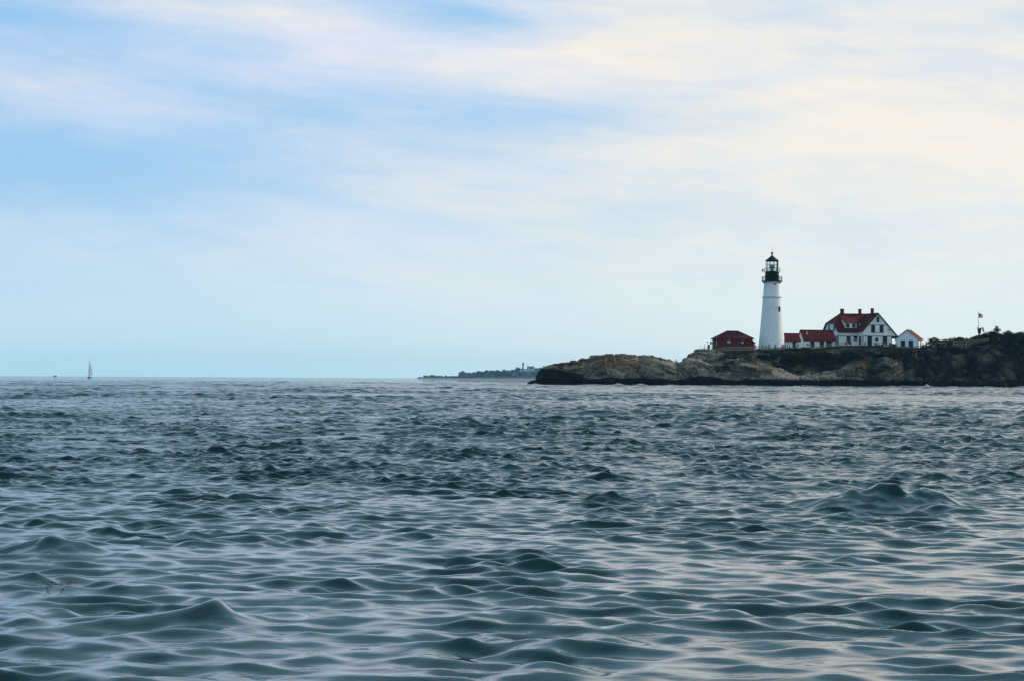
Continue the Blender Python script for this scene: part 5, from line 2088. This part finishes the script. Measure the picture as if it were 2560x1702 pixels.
# ------------------------------------------------------------------ boats
def sailboat():
    D = 2150.0
    p = W(223.6, 940, D)
    p.z = 0.0
    o = empty("sailboat", p, 0, "small sailboat with tall pale sails and dark hull on the left horizon", "sailboat")
    hd = Vector((-0.44, 0.90, 0)).normalized()          # heading: away and to the left
    sd_ = Vector((hd.y, -hd.x, 0))
    L_, Bm = 9.6, 2.9
    vs, fs = [], []
    ns = 13
    ring = [(-1, 1.0), (-0.92, 0.45), (-0.55, 0.0), (0, -0.25), (0.55, 0.0), (0.92, 0.45), (1, 1.0)]
    for i in range(ns):
        t = i / (ns - 1)
        b = Bm / 2 * (math.sin(PI * min(1, 0.16 + t * 0.84)) ** 0.75 if t < 0.999 else 0.02)
        b = max(b, 0.02)
        sheer = 0.95 + 0.45 * t * t + 0.1 * (1 - t) ** 2
        for a, z in ring:
            q = hd * (L_ * (t - 0.42)) + sd_ * (a * b)
            vs.append((q.x, q.y, z * sheer * (1 if z > 0 else 0.8)))
    m = len(ring)
    for i in range(ns - 1):
        for j in range(m - 1):
            fs.append((i * m + j, i * m + j + 1, (i + 1) * m + j + 1, (i + 1) * m + j))
    fs.append(tuple(range(m)))
    mb = MB()
    mb.add(vs, fs, 0, True)
    navy = plain("navy_hull", (0.008, 0.009, 0.014), 0.3, 0.5)
    mb.build("hull", navy, o)
    mb = MB()
    dk = [vs[i * m + m - 1] for i in range(ns)] + [vs[i * m] for i in range(ns - 1, -1, -1)]
    mb.add([(x, y, z - 0.02) for x, y, z in dk], [tuple(range(len(dk)))])
    dkk = mb.build("deck", M['whitepaint'], o)
    mb = MB()
    c = [hd * (L_ * a) + sd_ * b for a, b in ((-0.18, -0.8), (0.14, -0.55), (0.14, 0.55), (-0.18, 0.8))]
    mb.extrude([(q.x, q.y, 0.9) for q in c], (0, 0, 0.62))
    mb.build("cabin", M['whitepaint'], o)
    mast = hd * 0.9
    H = 15.2
    mb = MB()
    mb.tube((mast.x, mast.y, 0.8), (mast.x, mast.y, H), 0.11, 0.07, 8)
    mb.build("mast", M['steel'], o)
    bdir = Vector((0.86, -0.50, 0)).normalized()
    be = mast + bdir * 4.3
    mb = MB()
    mb.tube((mast.x, mast.y, 2.0), (be.x, be.y, 2.15), 0.08, 0.08, 8)
    mb.build("boom", M['steel'], o)
    sail = plain("sailcloth", (0.66, 0.66, 0.68), 0.8, 0.1)
    m2, nt, out = newmat("sailcloth_lit_through")
    kk = NT(nt)
    df = kk.pbsdf((0.86, 0.86, 0.86), 0.8, 0.1)
    tr = kk.n('ShaderNodeBsdfTranslucent')
    kk.put(tr.inputs[0], (0.80, 0.82, 0.86))
    mx = kk.n('ShaderNodeMixShader')
    mx.inputs[0].default_value = 0.55
    nt.links.new(df, mx.inputs[1])
    nt.links.new(tr.outputs[0], mx.inputs[2])
    nt.links.new(mx.outputs[0], out.inputs[0])

    def cloth_(luff, leech, belly, name, n=14):
        mb = MB()
        for t in (0, 0.03):
            vs, fs = [], []
            for j in range(n + 1):
                v = j / n
                a, b = luff(v), leech(v)
                for i in range(9):
                    u = i / 8
                    q = a.lerp(b, u) + belly * (math.sin(PI * u) * (1 - v) ** 0.6) + Vector((0, t, 0))
                    vs.append(q)
            for j in range(n):
                for i in range(8):
                    q = j * 9 + i
                    fs.append((q, q + 1, q + 10, q + 9) if not t else (q, q + 9, q + 10, q + 1))
            mb.add(vs, fs, 0, True)
        mb.build(name, m2, o)

    cloth_(lambda v: Vector((mast.x, mast.y, 2.2 + (H - 2.4) * v)),
           lambda v: Vector((mast.x, mast.y, 0)) + bdir * (4.2 * (1 - v) ** 0.72 * (1 + 0.10 * math.sin(PI * v))) + Vector((0, 0, 2.3 + (H - 2.4) * v)), Vector((0.2, -0.5, 0)), "mainsail")
    bow = hd * (L_ * 0.56)
    cloth_(lambda v: Vector((bow.x, bow.y, 1.6)).lerp(Vector((mast.x, mast.y, H * 0.95)), v),
           lambda v: (mast + bdir * 0.9 + Vector((0, 0, 1.9))).lerp(Vector((mast.x, mast.y, H * 0.95)), v), Vector((0.3, -0.5, 0)), "jib")


sailboat()


def motorboat():
    D = 4200.0
    p = W(138, 939, D)
    p.z = 0.0
    o = empty("motorboat", p, math.radians(172), "tiny dark motorboat on the horizon left of the sailboat", "motorboat")
    mb = MB()
    vs, fs = [], []
    for i in range(9):
        t = i / 8
        b = 1.2 * (1 - max(0, t - 0.45) ** 2 * 3.2) + 0.02
        sh = 1.0 + 0.5 * t
        for a, z in ((-1, 1), (-0.8, 0.2), (0, -0.3), (0.8, 0.2), (1, 1)):
            vs.append((-2.8 + 6.4 * t, a * b, z * sh))
    for i in range(8):
        for j in range(4):
            fs.append((i * 5 + j, i * 5 + j + 1, i * 5 + j + 6, i * 5 + j + 5))
    fs.append((0, 1, 2, 3, 4))
    dk = [i * 5 + 4 for i in range(9)] + [i * 5 for i in range(8, -1, -1)]
    fs.append(tuple(dk))
    mb.add(vs, fs)
    mb.build("hull", plain("grey_hull", (0.05, 0.07, 0.08), 0.4), o)
    mb = MB()
    mb.extrude([(-1.6, 0.8, 1.1), (0.7, 0.8, 1.2), (0.2, 0.8, 2.4), (-1.5, 0.8, 2.4)], (0, -1.6, 0))
    mb.build("cabin", plain("grey_cabin", (0.30, 0.34, 0.38), 0.5), o)


motorboat()


# ------------------------------------------------------------------ weed and foam on the water
def seaweed():
    rng = np.random.default_rng(5)
    p0 = W(150, 1479, 18.0)
    mb = MB()
    for i in range(11):
        x = float(rng.normal() * 0.05)
        y = float(rng.normal() * 0.10)
        a = float(rng.uniform(0, PI))
        prev = Vector((x, y, 0.0))
        for kx in range(5):
            nx_ = prev + Vector((math.cos(a), math.sin(a), 0)) * 0.018 + Vector((0, 0, float(rng.uniform(-0.004, 0.006))))
            mb.tube(prev, nx_, 0.003, 0.0022, 5)
            prev = nx_
            a += float(rng.normal() * 0.6)
        mb.lathe([(0, -0.006), (0.008, 0), (0, 0.006)], 6, tuple(prev))
    o = mb.build("seaweed", plain("seaweed", (0.10, 0.035, 0.022), 0.5, 0.4))
    # sits on the water surface
    me = bpy.data.objects["sea"].data
    n = len(me.vertices)
    co = np.zeros(n * 3, dtype=np.float32)
    me.vertices.foreach_get('co', co)
    co = co.reshape(-1, 3)
    d2 = (co[:, 0] - p0.x) ** 2 + (co[:, 1] - 18.0) ** 2
    z = float(co[d2.argmin(), 2])
    o.location = (p0.x, 18.0, z + 0.012)
    tag(o, "small tangle of reddish brown seaweed floating in the near water", "seaweed")
    return co


SEA = seaweed()


def foam():
    """white wash where the swell breaks on the foot of the rocks"""
    rng = np.random.default_rng(9)
    pts = []
    for ux, w, n, hgt in ((1545, 8, 260, 0.42), (1600, 8, 240, 0.32), (1338, 5, 90, 0.25), (1480, 14, 90, 0.14), (1680, 10, 70, 0.12), (1850, 20, 90, 0.12), (2010, 16, 80, 0.12), (2225, 14, 130, 0.16), (2262, 12, 120, 0.18), (2316, 6, 300, 0.60),
                          (2300, 16, 120, 0.16), (2380, 14, 60, 0.12), (2552, 7, 130, 0.25), (2440, 22, 70, 0.1)):
        for _ in range(n):
            px = ux + rng.normal() * w
            q = W(px, 961, 599.6)
            t = abs(rng.normal())
            pts.append((q.x, 599.4 - rng.uniform(0, 1.6), rng.uniform(0.0, 1) ** 2 * hgt * math.exp(-((px - ux) / w) ** 2) + 0.12))
    pts = np.array(pts)
    tint = np.ones((len(pts), 3)) * 0.8
    v, q, c = leaf_cloud(pts, 0.10, rng, tint)
    m = plain("sea_foam", (0.80, 0.81, 0.82), 0.9, 0.1, 0, 0.05)
    o = link_mesh("foam", np_mesh("foam", v, q), [m])
    tag(o, kind='stuff')


foam()

# ------------------------------------------------------------------ the far shore
FD = 5000.0
FS = S(FD)
TL = [(1040, 944.6), (1060, 942.6), (1073, 941.2), (1087, 939.6), (1106, 937.8), (1128, 936.6), (1144, 935.2), (1160, 934), (1175, 932.2), (1189, 929.8), (1209, 927.2), (1235, 926.2), (1255, 926), (1268, 923.6),
      (1280, 924), (1292, 923.2), (1302, 925.4), (1318, 927), (1337, 927), (1352, 927), (1370, 921), (1420, 918), (1550, 914), (1660, 909), (1700, 908), (1760, 912), (1830, 925), (1900, 946)]
qf, zf = ctrl(TL, FD + 150)


def far_z(q, D):
    open_ = np.interp(q, [W(a, 930, FD).x / FD * F for a in (1286, 1300, 1352, 1368)], [0, 1, 1, 0])
    h = np.interp(q, qf, zf) - 9.0 * (1 - open_)
    h = np.maximum(h, 0.6)
    Dl = np.array([FD - 170, FD - 140, FD - 110, FD - 20, FD + 55, FD + 420, FD + 700])
    fr = np.array([0, 0, 0, 0.50, 1.0, 0.8, 0.0])
    ad = np.array([-2.0, 0.8, 2.2, 0, 0, 0, -3.0])
    return np.interp(D, Dl, fr) * h + np.interp(D, Dl, ad)


def far_ground(px, D):
    p = W(px, 930, D)
    return float(far_z(p.x / p.y * F, D))


def far_shore():
    q = np.linspace(qf[0] - 6, qf[-1], 260)
    Dl = np.concatenate([np.linspace(FD - 170, FD - 110, 8), np.linspace(FD - 100, FD + 150, 16), np.linspace(FD + 190, FD + 700, 9)])
    V, C = [], []
    rng = np.random.default_rng(3)
    for D in Dl:
        z = np.array([float(far_z(a, D)) for a in q]) + rng.normal(size=len(q)) * (0.35 if D < FD - 105 else 0.8)
        z = np.where((q < qf[0] + 1) | (q > qf[-1] - 1), -2, z)
        V.append(np.stack([q * D / F, np.full(len(q), D), z], 1))
        beach = D < FD - 100
        base = np.array([0.115, 0.085, 0.105]) if beach else np.array([0.028, 0.048, 0.022])
        C.append(base[None, :] * rng.uniform(0.7, 1.3, (len(q), 1)))
    V = np.concatenate(V)
    C = np.concatenate(C)
    cols = len(q)
    i = np.arange(len(Dl) - 1)[:, None] * cols + np.arange(cols - 1)[None, :]
    Q = np.stack([i, i + 1, i + cols + 1, i + cols], -1).reshape(-1, 4)
    m = attrmat("far_shore_ground", 0.9, 0.1, 0.15, 0.3, 0.0)
    tag(link_mesh("far_hill", np_mesh("far_hill", V, Q, C), [m]), kind='structure')
    # the woods that cover it
    pts, tint = [], []
    ntree = 1500
    for _ in range(ntree):
        px = rng.uniform(1062, 1900)
        D = FD + rng.uniform(-85, 260)
        if px < 1350 and FD - 60 < D < FD + 40 and any(abs(px - h) < w for h, w in ((1157, 13), (1172, 8), (1183, 6), (1219, 8), (1288, 8), (1301, 9), (1320, 11))) and rng.uniform() < 0.9:
            continue
        if D > FD + 20 and 1296 < px < 1352 or D > FD - 15 and any(abs(px - h) < w for h, w in ((1307, 5), (1327, 9), (1343, 7))):
            continue
        if 1300 < px < 1350 and D < FD + 20 and rng.uniform() < 0.4:
            continue
        z = far_ground(px, D)
        hgt = rng.uniform(6.5, 12.5) * min(1, 0.35 + z / 8)
        w = hgt * rng.uniform(0.45, 0.7)
        p, lob = crown_points(rng, 46, w, w, hgt * 0.5, 5)
        q0 = W(px, 930, D)
        p = p + np.array([q0.x, D, z + hgt * 0.52])
        pts.append(p)
        tint.append(np.array([0.022, 0.046, 0.018])[None, :] * lob[:, None] * rng.uniform(0.6, 1.5) * rng.uniform(0.7, 1.3, (len(p), 1)))
    pts, tint = np.concatenate(pts), np.concatenate(tint)
    v, qd, c = leaf_cloud(pts, 1.5, rng, tint)
    tag(link_mesh("woods", np_mesh("woods", v, qd, c), [M['leaf']]), kind='stuff')


far_shore()


def far_tree(px, py_top, D, w, label, seed):
    foot = W(px, 930, D)
    foot.z = far_ground(px, D)
    H = W(px, py_top, D).z - foot.z
    o = empty("far_tree", foot, 0, label, "tree", "single trees on the far shore")
    mb = MB()
    mb.tube((0, 0, -1), (0, 0, H * 0.6), 0.45, 0.25, 6)
    for i in range(4):
        mb.tube((0, 0, H * 0.3), (math.cos(i * 1.6) * w * 0.3, math.sin(i * 1.6) * w * 0.3, H * 0.65), 0.2, 0.08, 5)
    mb.build("trunk", M['bark'], o)
    rng = np.random.default_rng(seed)
    p, lob = crown_points(rng, 500, w * 0.6, w * 0.6, H * 0.42, 7)
    p[:, 2] += H * 0.62
    v, q, c = leaf_cloud(p, 0.7, rng, np.array([0.016, 0.034, 0.016])[None, :] * lob[:, None] * rng.uniform(0.7, 1.3, (len(p), 1)))
    link_mesh("crown", np_mesh("crown", v, q, c), [M['leaf']], o)


far_tree(1292.5, 919.0, FD + 150, 7, "round tree standing left of the small far lighthouse", 1)
far_tree(1262, 922.0, FD + 150, 8, "tree standing above the far woods, left of the rounder one", 2)
far_tree(1316.5, 919.8, FD + 120, 7, "tree between the far lighthouse and its white house", 3)
far_tree(1361, 914.0, FD + 120, 9, "loose tree above the far shore just left of the rock tip", 4)
far_tree(1369, 912.5, FD + 140, 8, "tree half hidden behind the left slope of the rock tip", 5)
far_tree(1690, 897.8, FD + 150, 13, "blue green tree showing in the dip between the two rocks", 6)
far_tree(1698, 901.0, FD + 150, 9, "lower tree right of the other in the dip between the rocks", 7)

FC = plain("far_lavender_wall", (0.24, 0.23, 0.30), 0.7)
FW = plain("far_white_wall", (0.66, 0.66, 0.72), 0.7)
FP = plain("far_pinkish_wall", (0.17, 0.125, 0.16), 0.7)
FG = plain("far_grey_wall", (0.13, 0.14, 0.17), 0.7)
FR = plain("far_slate_roof", (0.075, 0.06, 0.10), 0.8)
FB = plain("far_brown_roof", (0.12, 0.08, 0.09), 0.8)
FGL = plain("far_window", (0.02, 0.025, 0.035), 0.2)


def far_house(px, py_base, D, w, d, he, hr, rot, wm, rm, label, front=False, hip=False, chim=(), nwin=4, group="houses on the far shore", sink=3.0):
    p = W(px, py_base, D)
    o = empty("far_house", p, math.radians(rot), label, "house", group)
    mb = MB()
    if front:        # gable towards the viewer
        mb.extrude([(-w / 2, 0, -sink), (w / 2, 0, -sink), (w / 2, 0, he), (0, 0, hr - 0.2), (-w / 2, 0, he)], (0, d, 0))
    elif hip:
        mb.box(-w / 2, w / 2, 0, d, -sink, he)
    else:
        mb.extrude([(-w / 2, 0, -sink), (-w / 2, d, -sink), (-w / 2, d, he), (-w / 2, d / 2, hr - 0.2), (-w / 2, 0, he)], (w, 0, 0))
    mb.build("wall", wm, o)
    mb = MB()
    e = 0.6
    if front:
        k_ = (hr - he) / (w / 2)
        for s in (-1, 1):
            mb.slab([(s * (w / 2 + e), -e, he - e * k_ + .1), (0, -e, hr + .1), (0, d + e, hr + .1), (s * (w / 2 + e), d + e, he - e * k_ + .1)], 0.3, 0, 0)
    elif hip:
        a = [(-w / 2 - e, -e, he), (w / 2 + e, -e, he), (w / 2 + e, d + e, he), (-w / 2 - e, d + e, he)]
        r0, r1 = (-w * 0.22, d / 2, hr), (w * 0.22, d / 2, hr)
        for poly in ((a[0], a[1], r1, r0), (a[1], a[2], r1), (a[2], a[3], r0, r1), (a[3], a[0], r0)):
            mb.slab(poly, 0.3, 0, 0)
    else:
        k_ = (hr - he) / (d / 2)
        for y in (-e, d + e):
            mb.slab([(-w / 2 - e, y, he - e * k_ + .1), (w / 2 + e, y, he - e * k_ + .1), (w / 2 + e, d / 2, hr + .1), (-w / 2 - e, d / 2, hr + .1)], 0.3, 0, 0)
    r = mb.build("roof", rm, o)
    for cx, cw, ch in chim:
        mb = MB()
        mb.box(cx - cw / 2, cx + cw / 2, d / 2 - 0.6, d / 2 + 0.6, hr - 1.5, hr + ch)
        mb.build("chimney", FB, r)
    for i in range(nwin):
        x = -w / 2 + w * (i + 0.5) / nwin
        mb = MB()
        mb.box(x - 0.55, x + 0.55, -0.08, 0.02, he * 0.42, he * 0.42 + 1.5)
        mb.build("window", FGL, o)
    return o


far_house(1157, 937.5, FD - 30, 17, 11, 4.2, 8.2, 6, FP, FR, "dark hip roofed house with a broad chimney block, leftmost on the far shore", hip=True, chim=((0.5, 5.0, 1.2),), nwin=5)
far_house(1173, 936.8, FD - 30, 9, 8, 3.2, 5.6, 4, FP, FB, "low dull pink house right of the dark hip roofed one", nwin=3)
far_house(1184, 936.5, FD - 35, 6.5, 8, 4.2, 7.0, -6, FP, FB, "small pinkish gabled house at the left edge of the far woods", front=True, nwin=1)
far_house(1219, 938.0, FD - 40, 8, 9, 3.4, 7.2, 8, FG, FR, "grey gabled house alone in the middle of the far woods", front=True, nwin=2)
far_house(1288.4, 935.6, FD - 45, 6.5, 8, 2.8, 7.2, 5, FC, FR, "lavender grey gabled cottage below the far lighthouse, left of its twin", front=True, nwin=2)
far_house(1299.6, 935.6, FD - 45, 7.5, 8, 2.8, 7.8, -5, FP, FR, "pinkish gabled cottage below the far lighthouse, right of its twin", front=True, nwin=2)
far_house(1307.5, 935.2, FD - 45, 4.5, 6, 2.4, 4.8, 4, FG, FR, "tiny grey house between the pinkish cottage and the long pale building", front=True, nwin=1)
far_house(1320.5, 936.0, FD - 50, 14.5, 8, 2.8, 5.4, -8, FC, FG, "long low pale building below the white house on the far shore", nwin=6)
h1 = far_house(1327.5, 925.6, FD + 60, 14.5, 10, 4.2, 9.0, 4, FW, FR, "big white house with slate roof beside the far lighthouse", chim=((-6.3, 1.2, 2.2), (5.0, 1.2, 1.8)), nwin=5)
for sx in (-4.2, 4.4):
    mb = MB()
    mb.extrude([(sx - 2.6, -1.0, 0), (sx + 2.6, -1.0, 0), (sx + 2.6, -1.0, 4.2), (sx, -1.0, 8.0), (sx - 2.6, -1.0, 4.2)], (0, 4.5, 0))
    mb.build("gable_bay", FW, h1)
far_house(1342.8, 926.4, FD + 60, 11, 9, 3.2, 6.2, -6, FC, FR, "low lavender grey house with dark roof right of the big white house", nwin=4)


def far_lighthouse():
    D = FD + 60
    s = S(D)
    p = W(1307.6, 923.2, D)
    o = empty("far_lighthouse", p, 0, "tiny distant white lighthouse with dark lantern on the far wooded shore", "lighthouse")
    mb = MB()
    mb.lathe([(2.15, -2), (2.05, 0), (1.75, 9.6), (2.3, 10.0)], 20)
    mb.build("tower", FW, o)
    mb = MB()
    mb.lathe([(2.0, 9.3), (2.5, 10.0), (2.5, 10.5), (1.6, 10.6)], 20)
    mb.build("gallery", FR, o)
    mb = MB()
    mb.lathe([(1.65, 10.6), (1.65, 13.0), (1.9, 13.2)], 10)
    mb.build("lantern", FGL, o)
    mb = MB()
    mb.lathe([(1.9, 13.1), (1.5, 14.2), (0.7, 15.3), (0.35, 15.9), (0.0, 16.6)], 10)
    mb.build("lantern_roof", FR, o)
    mb = MB()
    mb.box(-3.9, 3.8, -1.6, 3.2, -2, 2.2)
    mb.build("base_house", FP, o)


far_lighthouse()


# ------------------------------------------------------------------ sea air
def haze():
    mb = MB()
    mb.box(-9000, 9000, -420, 7200, -4.2, 62)
    m, nt, out = newmat("sea_haze")
    v = nt.nodes.new('ShaderNodeVolumePrincipled')
    v.inputs['Color'].default_value = (0.30, 0.66, 1.0, 1)
    v.inputs['Density'].default_value = 0.000046
    v.inputs['Anisotropy'].default_value = 0.2
    nt.links.new(v.outputs[0], out.inputs['Volume'])
    o = mb.build("haze", m)
    tag(o, kind='stuff')


haze()
